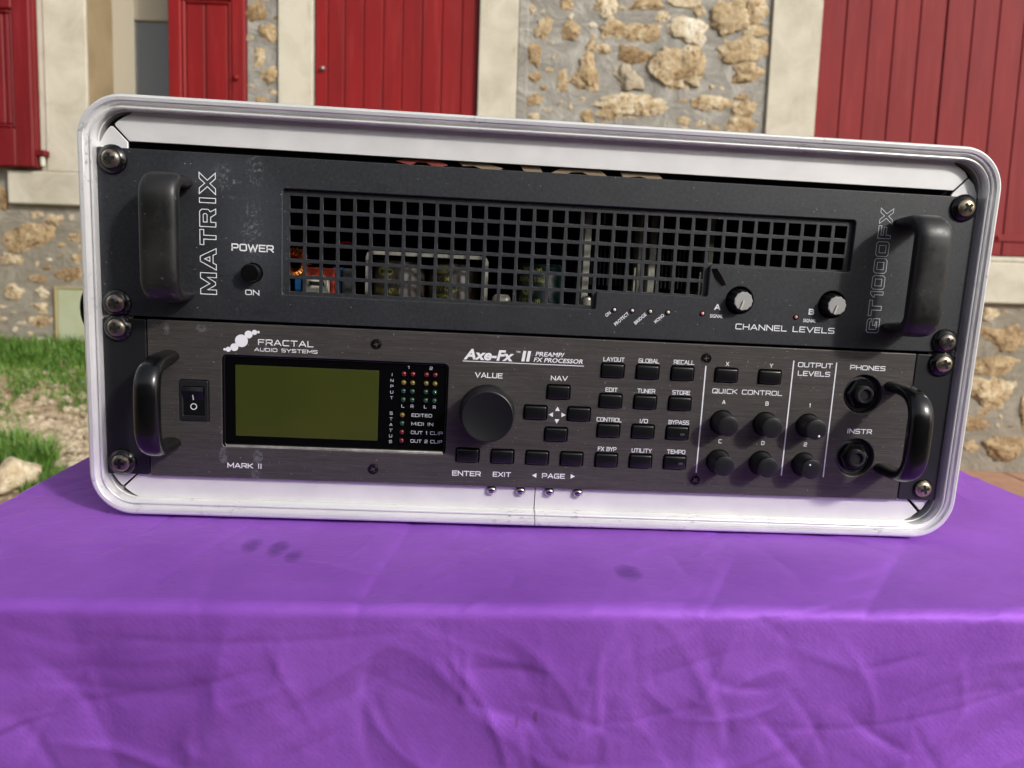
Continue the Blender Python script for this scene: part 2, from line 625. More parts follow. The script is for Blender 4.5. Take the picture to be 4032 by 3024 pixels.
def ring_sweep(path, nrm, prof, closed_prof=False, cap=True):
    """sweep a (s, y) profile along an open path in the x-z plane; s runs along the inward normal"""
    bm = bmesh.new()
    rows = []
    for (x, z), (nx, nz) in zip(path, nrm):
        rows.append([bm.verts.new((x+nx*s, y, z+nz*s)) for s, y in prof])
    K = len(prof)
    for A, B in zip(rows, rows[1:]):
        for i in range(K if closed_prof else K-1):
            j = (i+1) % K
            bm.faces.new((A[i], A[j], B[j], B[i]))
    if closed_prof and cap:
        bm.faces.new(rows[0])
        bm.faces.new(list(reversed(rows[-1])))
    return bm

def rim_path(x0, x1, z0, z1, r, seam, gap, n=12):
    P, N = [(seam+gap/2, z0)], [(0, 1)]
    for cx, cz, a0 in ((x1-r, z0+r, -90), (x1-r, z1-r, 0), (x0+r, z1-r, 90), (x0+r, z0+r, 180)):
        for i in range(n+1):
            a = R(a0+90*i/n)
            P.append((cx+r*math.cos(a), cz+r*math.sin(a)))
            N.append((-math.cos(a), -math.sin(a)))
    P.append((seam-gap/2, z0))
    N.append((0, 1))
    return P, N

def sweep_tube(path, wx, wt, n=20, power=2.6):
    """superellipse bar along a (y, z) path; wx half width along x, wt half thickness per point"""
    bm = bmesh.new()
    rows = []
    L = len(path)
    for i, (x, y, z) in enumerate(path):
        a = Vector(path[max(0, i-1)][1:])
        b = Vector(path[min(L-1, i+1)][1:])
        t = (b-a).normalized()
        nn = Vector((-t.y, t.x))
        hx = wx[i] if isinstance(wx, list) else wx
        ht = wt[i] if isinstance(wt, list) else wt
        row = []
        for k in range(n):
            an = 2*math.pi*k/n
            c, s_ = math.cos(an), math.sin(an)
            u = abs(c)**(2/power)*math.copysign(1, c)*hx
            v = abs(s_)**(2/power)*math.copysign(1, s_)*ht
            row.append(bm.verts.new((x+u, y+nn.x*v, z+nn.y*v)))
        rows.append(row)
    for A, B in zip(rows, rows[1:]):
        for k in range(n):
            bm.faces.new((A[k], A[(k+1) % n], B[(k+1) % n], B[k]))
    bm.faces.new(rows[0])
    bm.faces.new(list(reversed(rows[-1])))
    return bm

# ------------------------------------------------------------------ lettering (stroke glyphs, height 1)
G = {
 'A': (.95, [[(0, 0), (.44, 1), (.51, 1), (.95, 0)], [(.17, .30), (.78, .30)]]),
 'B': (.88, [[(0, 0), (0, 1), (.70, 1), (.82, .9), (.82, .62), (.72, .53), (0, .53)], [(.72, .53), (.88, .42), (.88, .12), (.76, 0), (0, 0)]]),
 'C': (.85, [[(.85, 1), (.12, 1), (0, .88), (0, .12), (.12, 0), (.85, 0)]]),
 'D': (.9, [[(0, 0), (0, 1), (.72, 1), (.9, .85), (.9, .15), (.72, 0), (0, 0)]]),
 'E': (.8, [[(.8, 1), (0, 1), (0, 0), (.8, 0)], [(0, .52), (.7, .52)]]),
 'F': (.78, [[(.78, 1), (0, 1), (0, 0)], [(0, .5), (.68, .5)]]),
 'G': (.9, [[(.86, 1), (.12, 1), (0, .88), (0, .12), (.12, 0), (.88, 0), (.88, .48), (.5, .48)]]),
 'H': (.88, [[(0, 0), (0, 1)], [(.88, 0), (.88, 1)], [(0, .5), (.88, .5)]]),
 'I': (.14, [[(.07, 0), (.07, 1)]]),
 'K': (.85, [[(0, 0), (0, 1)], [(.82, 1), (.2, .52), (.85, 0)], [(0, .52), (.2, .52)]]),
 'L': (.75, [[(0, 1), (0, 0), (.75, 0)]]),
 'M': (1.05, [[(0, 0), (0, 1), (.52, .25), (1.05, 1), (1.05, 0)]]),
 'N': (.9, [[(0, 0), (0, 1), (.9, 0), (.9, 1)]]),
 'O': (.92, [[(.12, 0), (0, .12), (0, .88), (.12, 1), (.8, 1), (.92, .88), (.92, .12), (.8, 0), (.12, 0)]]),
 'P': (.85, [[(0, 0), (0, 1), (.73, 1), (.85, .88), (.85, .5), (.73, .4), (0, .4)]]),
 'Q': (.92, [[(.12, 0), (0, .12), (0, .88), (.12, 1), (.8, 1), (.92, .88), (.92, .12), (.8, 0), (.12, 0)], [(.55, .25), (.95, -.12)]]),
 'R': (.88, [[(0, 0), (0, 1), (.75, 1), (.87, .88), (.87, .52), (.75, .42), (0, .42)], [(.5, .42), (.88, 0)]]),
 'S': (.85, [[(.84, 1), (.1, 1), (0, .9), (0, .62), (.1, .53), (.75, .49), (.85, .4), (.85, .1), (.75, 0), (.01, 0)]]),
 'T': (.9, [[(0, 1), (.9, 1)], [(.45, 1), (.45, 0)]]),
 'U': (.88, [[(0, 1), (0, .12), (.12, 0), (.76, 0), (.88, .12), (.88, 1)]]),
 'V': (.95, [[(0, 1), (.475, 0), (.95, 1)]]),
 'W': (1.3, [[(0, 1), (.32, 0), (.65, .9), (.98, 0), (1.3, 1)]]),
 'X': (.9, [[(0, 0), (.9, 1)], [(0, 1), (.9, 0)]]),
 'Y': (.9, [[(0, 1), (.45, .45), (.9, 1)], [(.45, .45), (.45, 0)]]),
 '0': (.7, [[(.1, 0), (0, .12), (0, .88), (.1, 1), (.6, 1), (.7, .88), (.7, .12), (.6, 0), (.1, 0)]]),
 '1': (.25, [[(0, .8), (.22, 1), (.22, 0)]]),
 '2': (.75, [[(0, .85), (.1, 1), (.65, 1), (.75, .88), (.75, .6), (.65, .5), (.1, .42), (0, .32), (0, 0), (.75, 0)]]),
 '4': (.7, [[(.55, 0), (.55, 1), (0, .3), (.7, .3)]]),
 '5': (.7, [[(.65, 1), (.05, 1), (0, .55), (.55, .58), (.7, .45), (.7, .12), (.58, 0), (0, 0)]]),
 '7': (.65, [[(0, 1), (.65, 1), (.25, 0)]]),
 '8': (.7, [[(.1, .52), (0, .64), (0, .9), (.1, 1), (.6, 1), (.7, .9), (.7, .64), (.6, .52), (.1, .52)], [(.1, .52), (0, .4), (0, .1), (.1, 0), (.6, 0), (.7, .1), (.7, .4), (.6, .52)]]),
 '(': (.25, [[(.25, 1.1), (0, .8), (0, .2), (.25, -.1)]]),
 ')': (.25, [[(0, 1.1), (.25, .8), (.25, .2), (0, -.1)]]),
 'o': (.3, [[(0, .7), (0, 1), (.3, 1), (.3, .7), (0, .7)]]),
 '/': (.5, [[(0, -.05), (.5, 1.05)]]),
 '-': (.4, [[(0, .42), (.4, .42)]]),
 'u': (.5, [[(0, .7), (0, -.25)], [(0, .05), (.45, .05), (.45, .7)]]),
 'x': (.66, [[(0, 0), (.66, .74)], [(0, .74), (.66, 0)]]),
 'e': (.66, [[(0, .37), (.66, .37), (.66, .62), (.54, .74), (.12, .74), (0, .62), (0, .12), (.12, 0), (.64, 0)]]),
 ' ': (.45, []),
}
def stroke(bm, pts, hw, y, tf):
    """flat mitred ribbon"""
    n = len(pts)
    closed = n > 3 and (Vector(pts[0])-Vector(pts[-1])).length < 1e-6
    P = [Vector(p) for p in (pts[:-1] if closed else pts)]
    n = len(P)
    L, Rr = [], []
    for i in range(n):
        a = P[i]-P[i-1] if (i > 0 or closed) else None
        b = P[(i+1) % n]-P[i] if (i < n-1 or closed) else None
        da = a.normalized() if a is not None else b.normalized()
        db = b.normalized() if b is not None else a.normalized()
        na, nb = Vector((-da.y, da.x)), Vector((-db.y, db.x))
        mt = na+nb
        if mt.length < 1e-4:
            mt = na
        mt.normalize()
        k = hw/max(.35, mt.dot(na))
        L.append(P[i]+mt*k)
        Rr.append(P[i]-mt*k)
    vl = [bm.verts.new(tf(q.x, q.y, y)) for q in L]
    vr = [bm.verts.new(tf(q.x, q.y, y)) for q in Rr]
    for i in range(n if closed else n-1):
        j = (i+1) % n
        bm.faces.new((vl[i], vr[i], vr[j], vl[j]))

def text(s, x0, z0, h, width, mat, parent, bold=.15, y=-.06, shear=0, rot=0, gap=.30, name='lettering'):
    """text with its baseline starting at (x0, z0) mm, cap height h, fitted to a measured width"""
    nat = 0
    for i, c in enumerate(s):
        nat += G[c][0]+(gap if i < len(s)-1 else 0)
    bw = bold*h
    hh = h-bw                      # stroke centre lines sit half a stroke inside
    sx = (width-bw)/nat if nat else 1
    ca, sa = math.cos(R(rot)), math.sin(R(rot))
    bm = bmesh.new()
    cx = 0
    k = 0
    def tf(u, v, yy):
        u2 = u+shear*v
        return (x0+u2*ca-v*sa, yy, z0+u2*sa+v*ca)
    for c in s:
        for st in G[c][1]:
            ex = []
            pts = [((cx+p[0])*sx+bw/2, p[1]*hh+bw/2) for p in st]
            if len(pts) >= 2 and not (abs(pts[0][0]-pts[-1][0]) < 1e-6 and abs(pts[0][1]-pts[-1][1]) < 1e-6):
                a, b = Vector(pts[0]), Vector(pts[1])
                a2 = a-(b-a).normalized()*bw/2
                c2, d2 = Vector(pts[-1]), Vector(pts[-2])
                c3 = c2-(d2-c2).normalized()*bw/2
                pts = [tuple(a2)]+pts[1:-1]+[tuple(c3)]
            stroke(bm, pts, bw/2, y-.008*(k % 3), tf)
            k += 1
        cx += G[c][0]+gap
    return obj(name, bm, mat, parent)

def sans(s, x0, z0, h, width, mat, parent, weight=.0, y=-.06, shear=0, rot=0, name='lettering', wrap=None):
    """plain sans-serif print (Blender's built-in typeface) fitted to a measured cap height and width"""
    cu = bpy.data.curves.new(name, 'FONT')
    cu.body = s
    cu.size = 1
    cu.offset = weight
    cu.resolution_u = 3
    cu.fill_mode = 'FRONT'
    co = bpy.data.objects.new(name+'_curve', cu)
    me = bpy.data.meshes.new_from_object(co)
    bpy.data.objects.remove(co)
    bpy.data.curves.remove(cu)
    xs_ = [v_.co.x for v_ in me.vertices]
    x_lo, x_hi = min(xs_), max(xs_)
    sx, sz = width/(x_hi-x_lo), h/.729
    ca, sa = math.cos(R(rot)), math.sin(R(rot))
    for v_ in me.vertices:
        u, w_ = (v_.co.x-x_lo)*sx, v_.co.y*sz
        u += shear*w_
        if wrap:
            xc, yc, rr = wrap
            ang = (x0+u-xc)/rr
            v_.co = ((xc+(rr+.12)*math.sin(ang))*MM, (yc-(rr+.12)*math.cos(ang))*MM, (z0+w_)*MM)
        else:
            v_.co = ((x0+u*ca-w_*sa)*MM, y*MM, (z0+u*sa+w_*ca)*MM)
    me.name = name
    me.materials.clear()
    return link(name, me, mat, parent)

# outline letters for the big vertical names
OUT = {
 'M': ([[(0, 0), (0, 1), (.30, 1), (.62, .42), (.94, 1), (1.24, 1), (1.24, 0), (.98, 0), (.98, .55), (.70, .06), (.54, .06), (.26, .55), (.26, 0)]], 1.24),
 'A': ([[(0, 0), (.46, 1), (.74, 1), (1.2, 0), (.9, 0), (.82, .20), (.38, .20), (.30, 0)], [(.47, .40), (.73, .40), (.60, .72)]], 1.2),
 'T': ([[(0, 1), (1, 1), (1, .76), (.63, .76), (.63, 0), (.37, 0), (.37, .76), (0, .76)]], 1.0),
 'R': ([[(0, 0), (0, 1), (.88, 1), (1.02, .86), (1.02, .46), (.88, .34), (1.06, 0), (.76, 0), (.56, .32), (.27, .32), (.27, 0)], [(.27, .54), (.27, .78), (.70, .78), (.76, .72), (.76, .60), (.70, .54)]], 1.06),
 'I': ([[(0, 0), (0, 1), (.26, 1), (.26, 0)]], .26),
 'X': ([[(0, 0), (.42, .5), (0, 1), (.32, 1), (.60, .66), (.88, 1), (1.2, 1), (.78, .5), (1.2, 0), (.88, 0), (.60, .34), (.32, 0)]], 1.2),
 'G': ([[(1.1, .68), (1.1, .86), (.96, 1), (.14, 1), (0, .86), (0, .14), (.14, 0), (1.12, 0), (1.12, .54), (.58, .54), (.58, .34), (.86, .34), (.86, .22), (.26, .22), (.26, .78), (.86, .78), (.86, .68)]], 1.12),
 '1': ([[(0, .76), (.22, 1), (.44, 1), (.44, 0), (.2, 0), (.2, .68), (.0, .68)]], .44),
 '0': ([[(.14, 0), (0, .14), (0, .86), (.14, 1), (.9, 1), (1.04, .86), (1.04, .14), (.9, 0)], [(.26, .24), (.26, .76), (.78, .76), (.78, .24)]], 1.04),
 'F': ([[(0, 0), (0, 1), (1, 1), (1, .77), (.27, .77), (.27, .58), (.9, .58), (.9, .36), (.27, .36), (.27, 0)]], 1.0),
}
def outline_word(letters, xb, h, mat, parent, lw, z_fix=None):
    """outlined letters read upwards; baseline on the right at x=xb, tops towards -x"""
    for ch, za, zb in letters:
        loops, wd = OUT[ch]
        bm = bmesh.new()
        sc = (zb-za)/wd
        for lp in loops:
            pts = [(p[0]*sc, p[1]*h) for p in lp]
            stroke(bm, pts+[pts[0]], lw/2, -.06, lambda u, v, yy: (xb-v, yy, za+u))
        o = obj('outlined_letter', bm, mat, parent)

# ------------------------------------------------------------------ shared hardware
def make_screw(parent, x, z, light=False, ang=0, cup=True, head_r=5.0, y=0):
    bm = bmesh.new()
    if cup:
        add_lathe(bm, 0, 0, [(7.6, 0), (7.6, -.8), (7.1, -1.5), (5.6, -2.8), (5.2, -3.0), (4.9, -2.6), (4.8, -1.5)], 28)
    else:
        add_lathe(bm, 0, 0, [(head_r+.8, 0), (head_r+.8, -.6), (head_r-.2, -.7)], 28)
    o = obj('rack_screw', bm, M['gloss'], parent, smooth=True, angle=40)
    o.location = (x*MM, y*MM, z*MM)
    bm = bmesh.new()
    y0 = -2.4 if cup else -.6
    r = head_r
    add_lathe(bm, 0, 0, [(r, y0+1.2), (r, y0-.5), (r*.93, y0-1.2), (r*.74, y0-1.9), (r*.55, y0-2.3), (0, y0-2.45)], 28)
    h = obj('screw_head', bm, M['screwlight' if light else 'screw'], o, smooth=True, angle=60)
    bm = bmesh.new()
    a, b = r*.56, r*.17
    pts = [(-b, -a), (b, -a), (b, -b), (a, -b), (a, b), (b, b), (b, a), (-b, a), (-b, b), (-a, b), (-a, -b), (-b, -b)]
    ca, sa = math.cos(R(ang)), math.sin(R(ang))
    ctr = bm.verts.new((0, y0-2.55, 0))
    vs = []
    for u, v in pts:
        rr = math.hypot(u, v)
        yy = y0-2.55+.14*(rr/(r*.56))**2
        vs.append(bm.verts.new((u*ca-v*sa, yy, u*sa+v*ca)))
    for i in range(12):
        bm.faces.new((ctr, vs[i], vs[(i+1) % 12]))
    obj('cross_mark', bm, M['void'], o)  # flat black cross lying on the head; recess shade put into its colour
    return o

def small_screw(parent, x, z, ang):
    bm = lathe_bm(0, 0, [(3.0, -.02), (3.0, -.25), (2.5, -.12), (2.3, -.30), (1.2, -.42), (0, -.45)], 20)
    o = obj('face_screw', bm, M['gloss'], parent, smooth=True, angle=30)
    o.location = (x*MM, 0, z*MM)
    bm = bmesh.new()
    for k in (0, 90):
        a = R(ang+k)
        for s_ in (1, -1):
            q = [bm.verts.new((s_*(u*math.cos(a))-v*math.sin(a), -.47-.01*(k > 0), s_*u*math.sin(a)+v*math.cos(a))) for u, v in ((0, -.3), (1.5, -.3), (1.5, .3), (0, .3))]
            bm.faces.new(q)
    obj('cross_mark', bm, M['screw'], o)
    return o

# ================================================================== RACK CASE
case = thing('rack_case', 'silver aluminium edged flight case frame holding the two black rack units on the purple cloth', 'flight case')
X0, X1, Z0, Z1 = -8.0, 492.0, -22.8, 203.6
P, N = rim_path(X0, X1, Z0, Z1, 24, 241.6, .45, 14)
prof = [(0, 16), (0, -2.6), (.25, -4.2), (.9, -5.4), (1.8, -5.9), (3.4, -5.7), (3.9, -5.2), (4.3, -4.0), (4.9, -2.6), (5.4, -2.3),
        (5.9, -2.9), (6.3, -3.7), (6.8, -3.9), (7.3, -3.6), (7.5, -2.9), (7.7, 2.9), (8.1, 2.9), (8.1, 16)]
obj('edge_trim', ring_sweep(P, N, prof, True), M['alu'], case, smooth=True, angle=32)
P2, N2 = rim_path(X0+.6, X1-.6, Z0+.6, Z1-.6, 23.4, 241.6, .02, 14)
obj('shell', ring_sweep(P2, N2, [(0, 15.5), (0, 420), (7.0, 420), (7.0, 15.5)], True), M['laminate'], case, smooth=True, angle=32)
plate('rear_panel', [rrect(X0+2, X1-2, Z0+2, Z1-2, 28)], 412, 419, M['laminate'], case)
# flat flanges behind the rim, mitred at the corners
tl = [(17.1, 194.9), (13.2, 193.0), (9.9, 190.7), (8.3, 189.2), (8.7, 188.1), (15.6, 180.7)]
tr = [(469.0, 180.2), (476.4, 187.8), (474.4, 190.8), (471.5, 192.7), (467.9, 194.6)]
plate('top_flange', [tl[:4]+tl[4:]+tr+[(467.9, 196.4), (17.1, 196.4)]], 3.0, 4.7, M['flange'], case, bevel=.25)
bl = [(18, -16.2), (16.0, -15.2), (11.6, -12.6), (8.2, -9.9), (7.9, -9.0), (15.2, -1.6), (15.6, 1.5)]
br = [(466.2, 1.5), (466.7, -1.5), (474.4, -9.1), (470.6, -12.6), (465.4, -15.2), (463.5, -16.2)]
plate('bottom_flange', [bl+[(241.25, 1.5), (241.25, -16.2)]], 3.0, 4.7, M['flange'], case, bevel=.2)
plate('bottom_flange', [[(241.75, -16.2), (241.75, 1.5)]+br], 3.0, 4.7, M['flange'], case, bevel=.2)
plate('side_flange', [[(-.6, 179.2), (.5, 179.6), (2.6, 183.6), (4.8, 186.7), (6.1, 187.9), (7.1, 187.9), (14.7, 180.3), (14.7, -.8), (7.0, -8.2), (6.2, -8.0), (3.6, -5.0), (.9, -.6), (-.6, -.2)]], 3.05, 4.6, M['flange'], case, bevel=.25)
plate('side_flange', [[(483.2, 178.6), (480.8, 184.0), (477.6, 187.0), (477.1, 187.0), (470, 180), (468.4, 178), (468.4, -.6), (475.6, -8.0), (476.6, -7.6), (480.6, -1.0), (483.2, -.4)]], 3.05, 4.6, M['flange'], case, bevel=.25)
for i, rx in enumerate((216.1, 233.0, 249.9, 266.7)):
    if i == 0:
        rv0 = obj('rivet', lathe_bm(0, 0, [(3.0, .1), (2.95, -.7), (2.6, -1.7), (1.9, -2.4), (1.0, -2.8), (0, -2.9)], 24), M['chrome'], case, smooth=True)
        rv0.location = (rx*MM, 2.9*MM, -4.0*MM)
    else:
        copy_of(rv0, case, (rx*MM, 2.9*MM, -4.0*MM))
# flat red and cream shapes in the slot above the amplifier
plate('dark_backing', [[(-.2, -14.9), (484.2, -14.9), (484.2, 195.6), (-.2, 195.6)], [(20, -4), (463, -4), (463, 176), (20, 176)]], 8.5, 9.5, M['void'], case)  # black sheet added behind the gaps to keep them as dark as shade
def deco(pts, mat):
    plate('slot_shape', [pts], 5.4, 5.6, mat, case)
deco([(155.5, 178.9), (160, 180.3), (166, 180.6), (178, 180.6), (184, 178.2), (180, 177.0), (176, 177.0), (172, 178.9), (167, 178.9), (164, 177.0)], M['slotred'])
deco([(188.8, 180.6), (205, 180.6), (214, 178.2), (212, 177), (203, 177.0), (198, 178.6), (192, 178.2)], M['slotcream'])
deco([(222.9, 180.6), (234.0, 180.6), (236, 177), (226, 177)], M['slotcream'])
deco([(240, 177.0), (246, 180.2), (268, 180.2), (272, 177.0), (262, 177.0), (258, 178.6), (252, 178.4), (249, 177.0)], M['slotcream'])
deco([(278.5, 180.2), (300, 180.2), (303, 177.6), (296, 177.0), (290, 178.2), (281, 177.0)], M['slotcream'])
# side carrying handle
hbm = sweep_tube([(-17, 12+2*k, 0) for k in range(1)], 1, 1) if False else bmesh.new()
pth = []
for k in range(13):
    a = math.pi*k/12
    pth.append((-8.6-11.5*math.sin(a)**.6, 30, 103-13.5*(1-math.cos(a))))
rows = []
for (x, y, z) in pth:
    rows.append([hbm.verts.new((x+math.cos(t)*2.6, y+math.sin(t)*12, z)) for t in [2*math.pi*q/12 for q in range(12)]])
for A_, B_ in zip(rows, rows[1:]):
    for q in range(12):
        hbm.faces.new((A_[q], A_[(q+1) % 12], B_[(q+1) % 12], B_[q]))
hbm.faces.new(rows[0])
hbm.faces.new(rows[-1])
obj('carrying_handle', hbm, M['satin'], case, smooth=True, angle=50)
obj('handle_plate', box_bm(-12.0, -8.1, 9, 50, 76, 98, bevel=.4), M['steel'], case)

# ================================================================== POWER AMPLIFIER
amp = thing('power_amplifier', 'black rack power amplifier with square hole grille, in the upper half of the case', 'amplifier', (0, 0, 88.5*MM))
def A(o):
    return o
AZ = 88.5   # amp objects are written in rack millimetres and shifted into the amp's own frame
class Shift:
    pass
ampf = bpy.data.objects.new('faceplate_pivot', None)
bpy.data.objects.remove(ampf)

rec = [(96.3, 103.9), (96.3, 160.8), (413.6, 160.4), (412.9, 131.9), (332.3, 131.0), (332.0, 114.4), (269.6, 113.2), (269.2, 103.9)]
rec = [(96.3, 103.8), (96.3, 160.6), (413.4, 160.6), (413.4, 131.6), (332.6, 131.6), (332.6, 113.9), (269.4, 113.9), (269.4, 103.8)]
recr = round_poly(rec, 1.6)
def sh(pts, dz=-AZ):
    return [(x, z+dz) for x, z in pts]
face = plate('faceplate', [sh(rrect(0, 482.6, 88.5, 176.8, .6, 2)), sh(recr), circ(351.2, 112.7-AZ, 7.9, 32), circ(405.0, 112.8-AZ, 7.9, 32), circ(80.3, 114.9-AZ, 5.3)],
             0, 3.0, M['amp'], amp, bevel=.45)
big = [(90, 98), (90, 166), (419, 166), (419, 126), (338, 126), (338, 108), (275, 108), (275, 98)]
holes = []
for c in range(35):
    rows_ = 6 if c < 19 else (5 if c < 26 else 3)
    for r_ in range(rows_):
        x = 99.6+8.925*c
        z = 157.2-8.9*r_
        holes.append([(x, z-6.9-AZ), (x+7.0, z-6.9-AZ), (x+7.0, z-AZ), (x, z-AZ)])
plate('grille', [sh(big)]+holes, 2.6, 4.0, M['amp'], amp, bevel=.12)
# knob wells
for kx in (351.2, 405.0):
    obj('knob_well', lathe_bm(kx, 112.75-AZ, [(8.3, 2.9), (8.3, 6.5), (0, 6.5)], 28), M['void'], amp)
# chassis walls
bm = bmesh.new()
add_box(bm, 22, 460, 5, 300, 90, 91.2)
add_box(bm, 22, 460, 5, 300, 174, 175.2)
add_box(bm, 22, 23.2, 5, 300, 91.4, 173.8)
add_box(bm, 458.8, 460, 5, 300, 91.4, 173.8)
add_box(bm, 22, 460, 300.2, 301, 90, 175.2)
bmesh.ops.translate(bm, vec=(0, 0, -AZ), verts=bm.verts)
obj('chassis', bm, M['void'], amp)

def amp_handle(cx):
    pts, wx, wt = [], [], []
    zt, zb, yf = 160.6-AZ, 101.8-AZ, -24.5
    r = 9.0
    pts.append((0, .2, zb)); wx.append(8.3); wt.append(2.6)
    pts.append((0, -5, zb)); wx.append(9.6); wt.append(3.0)
    pts.append((0, -11, zb)); wx.append(9.0); wt.append(3.8)
    for k in range(1, 9):
        a = R(90*k/8)
        pts.append((0, -15.5-(r)*math.sin(a), zb+r-r*math.cos(a))); wx.append(9.3+.3*k/8); wt.append(3.9+.8*k/8)
    for k in range(1, 8):
        t = k/8
        pts.append((0, yf, zb+r+(zt-zb-2*r)*t)); wx.append(9.6); wt.append(4.8)
    for k in range(0, 9):
        a = R(90*k/8)
        pts.append((0, -15.5-r*math.cos(a), zt-r+r*math.sin(a))); wx.append(9.6-.3*k/8); wt.append(4.7-.8*k/8)
    pts.append((0, -11, zt)); wx.append(9.0); wt.append(3.8)
    pts.append((0, -5, zt)); wx.append(9.6); wt.append(3.0)
    pts.append((0, .2, zt)); wx.append(8.3); wt.append(2.6)
    return sweep_tube([(cx, y, z) for _, y, z in pts], wx, wt, 24, 3.2)
obj('handle', amp_handle(40.8), M['rubber'], amp, smooth=True, angle=60)
obj('handle', amp_handle(444.4), M['rubber'], amp, smooth=True, angle=60)

outline_word([('M', 102.2, 113.7), ('A', 115.4, 126.9), ('T', 128.7, 136.7), ('R', 138.3, 147.8), ('I', 150.9, 153.3), ('X', 155.4, 166.5)], 61.0, 8.5, M['print'], amp, .42)
for o in amp.children:
    if o.name.startswith('outlined_letter'):
        o.location.z = -AZ*MM
outs = {o.name for o in amp.children if o.name.startswith('outlined_letter')}
outline_word([('G', 98.1, 106.2), ('T', 107.8, 116.6), ('1', 118.3, 121.6), ('0', 122.9, 130.6), ('0', 132.0, 140.2), ('0', 141.4, 149.6), ('F', 151.4, 158.4), ('X', 159.6, 168.1)], 434.2, 7.3, M['printdim'], amp, .30)
for o in amp.children:
    if o.name.startswith('outlined_letter') and o.name not in outs:
        o.location.z = -AZ*MM
def atext(*a, **k):
    o = text(a[0], a[1], a[2]-AZ, *a[3:], M['print'], amp, **k)
    return o
atext('POWER', 69.1, 126.3, 3.9, 22.5, bold=.17)
atext('ON', 76.3, 102.8, 2.9, 7.6, bold=.17)
atext('CHANNEL LEVELS', 350.3, 96.4, 3.3, 58.0, bold=.155)
atext('A', 337.1, 106.8, 3.3, 3.5, bold=.22)
atext('B', 391.9, 106.7, 3.3, 3.2, bold=.22)
sans('SIGNAL', 335.0, 102.4-AZ, 2.0, 7.6, M['print'], amp, weight=.015)
sans('SIGNAL', 389.3, 102.3-AZ, 2.0, 7.6, M['print'], amp, weight=.015)
for s_, ex, wd in (('ON', 278.6, 3.2), ('PROTECT', 289.0, 10.0), ('BRIDGE', 299.0, 8.2), ('MONO', 309.2, 6.6)):
    L = wd
    x0 = ex-L*math.cos(R(44))-.2
    z0 = 102.6-L*math.sin(R(44))-.5
    sans(s_, x0, z0-AZ, 1.9, wd, M['print'], amp, weight=.015, rot=44)
def led(parent, x, z, r, mat, name='indicator', y=0):
    o = obj(name, lathe_bm(x, z, [(r+.55, -.02), (r+.5, -.3), (r+.05, -.35)], 16), M['gloss'], parent, smooth=True, angle=30)
    l = obj('lens', lathe_bm(x, z, [(r, -.1), (r*.95, -.5), (r*.6, -1.0), (0, -1.15)], 14), mat, o, smooth=True)
    if y:
        o.location.y = y*MM
    return o
for x in (280.1, 290.3, 300.6, 310.8):
    led(amp, x, 104.2-AZ, 1.0, M['ledw'])
led(amp, 330.5, 104.4-AZ, 1.0, M['ledp'])
led(amp, 384.8, 104.9-AZ, 1.0, M['ledp'])
# power push button
obj('power_button', lathe_bm(80.3, 114.9-AZ, [(4.9, 2.8), (4.9, -5.6), (4.6, -6.2), (4.0, -6.3), (0, -6.0)], 28), M['gloss'], amp, smooth=True, angle=35)
# two channel level knobs
for kx in (351.2, 405.0):
    k = obj('channel_knob', lathe_bm(kx, 112.75-AZ, [(6.9, 6.0), (6.7, 1.5), (5.7, -5.6), (5.4, -6.1), (4.9, -6.2)], 44, rfun=lambda i, y: 1.0 if i % 4 < 2 else .93), M['satin'], amp, smooth=True, angle=20)
    obj('cap', lathe_bm(kx, 112.75-AZ, [(5.2, -6.0), (5.15, -6.45), (4.9, -6.6), (0, -6.6)], 44, rfun=lambda i, y: 1.0 if i % 4 < 2 else .96), M['greycap'], k, smooth=True, angle=30)
    bm = bmesh.new()
    add_box(bm, -.45, .45, -7.4, -6.3, -4.9, .2, bevel=.15)
    bmesh.ops.rotate(bm, cent=(0, 0, 0), matrix=Matrix.Rotation(R(18), 3, 'Y'), verts=bm.verts)
    bmesh.ops.translate(bm, vec=(kx, 0, 112.75-AZ), verts=bm.verts)
    obj('pointer', bm, M['white'], k)
# torn scrap of black tape under the grille step
bm = bmesh.new()
pts = [(333.4, 129.6, -.1), (336.2, 130.0, -1.2), (341.9, 121.2, -2.4), (340.0, 120.2, -.3), (335.6, 124.8, -.2), (338.9, 126.4, -2.0)]
v = [bm.verts.new((x, y, z-AZ)) for x, z, y in pts]
for f in ((0, 1, 5, 4), (4, 5, 2, 3)):
    bm.faces.new([v[i] for i in f])
obj('tape_scrap', bm, M['gloss'], amp, smooth=True)
for x, z, lt, an in ((8.2, 170.7, 0, 8), (8.2, 95.0, 0, 20), (474.4, 170.6, 1, 40), (474.4, 94.9, 0, 30)):
    make_screw(amp, x, z-AZ, bool(lt), an)

# --- components seen through the grille
def part(name, bm, mat, smooth=False, parent=None):
    if parent is None:
        bmesh.ops.translate(bm, vec=(0, 0, -AZ), verts=bm.verts)
    else:
        bmesh.ops.translate(bm, vec=(0, 0, -AZ), verts=bm.verts)
    return obj(name, bm, mat, parent or amp, smooth=smooth, angle=40)
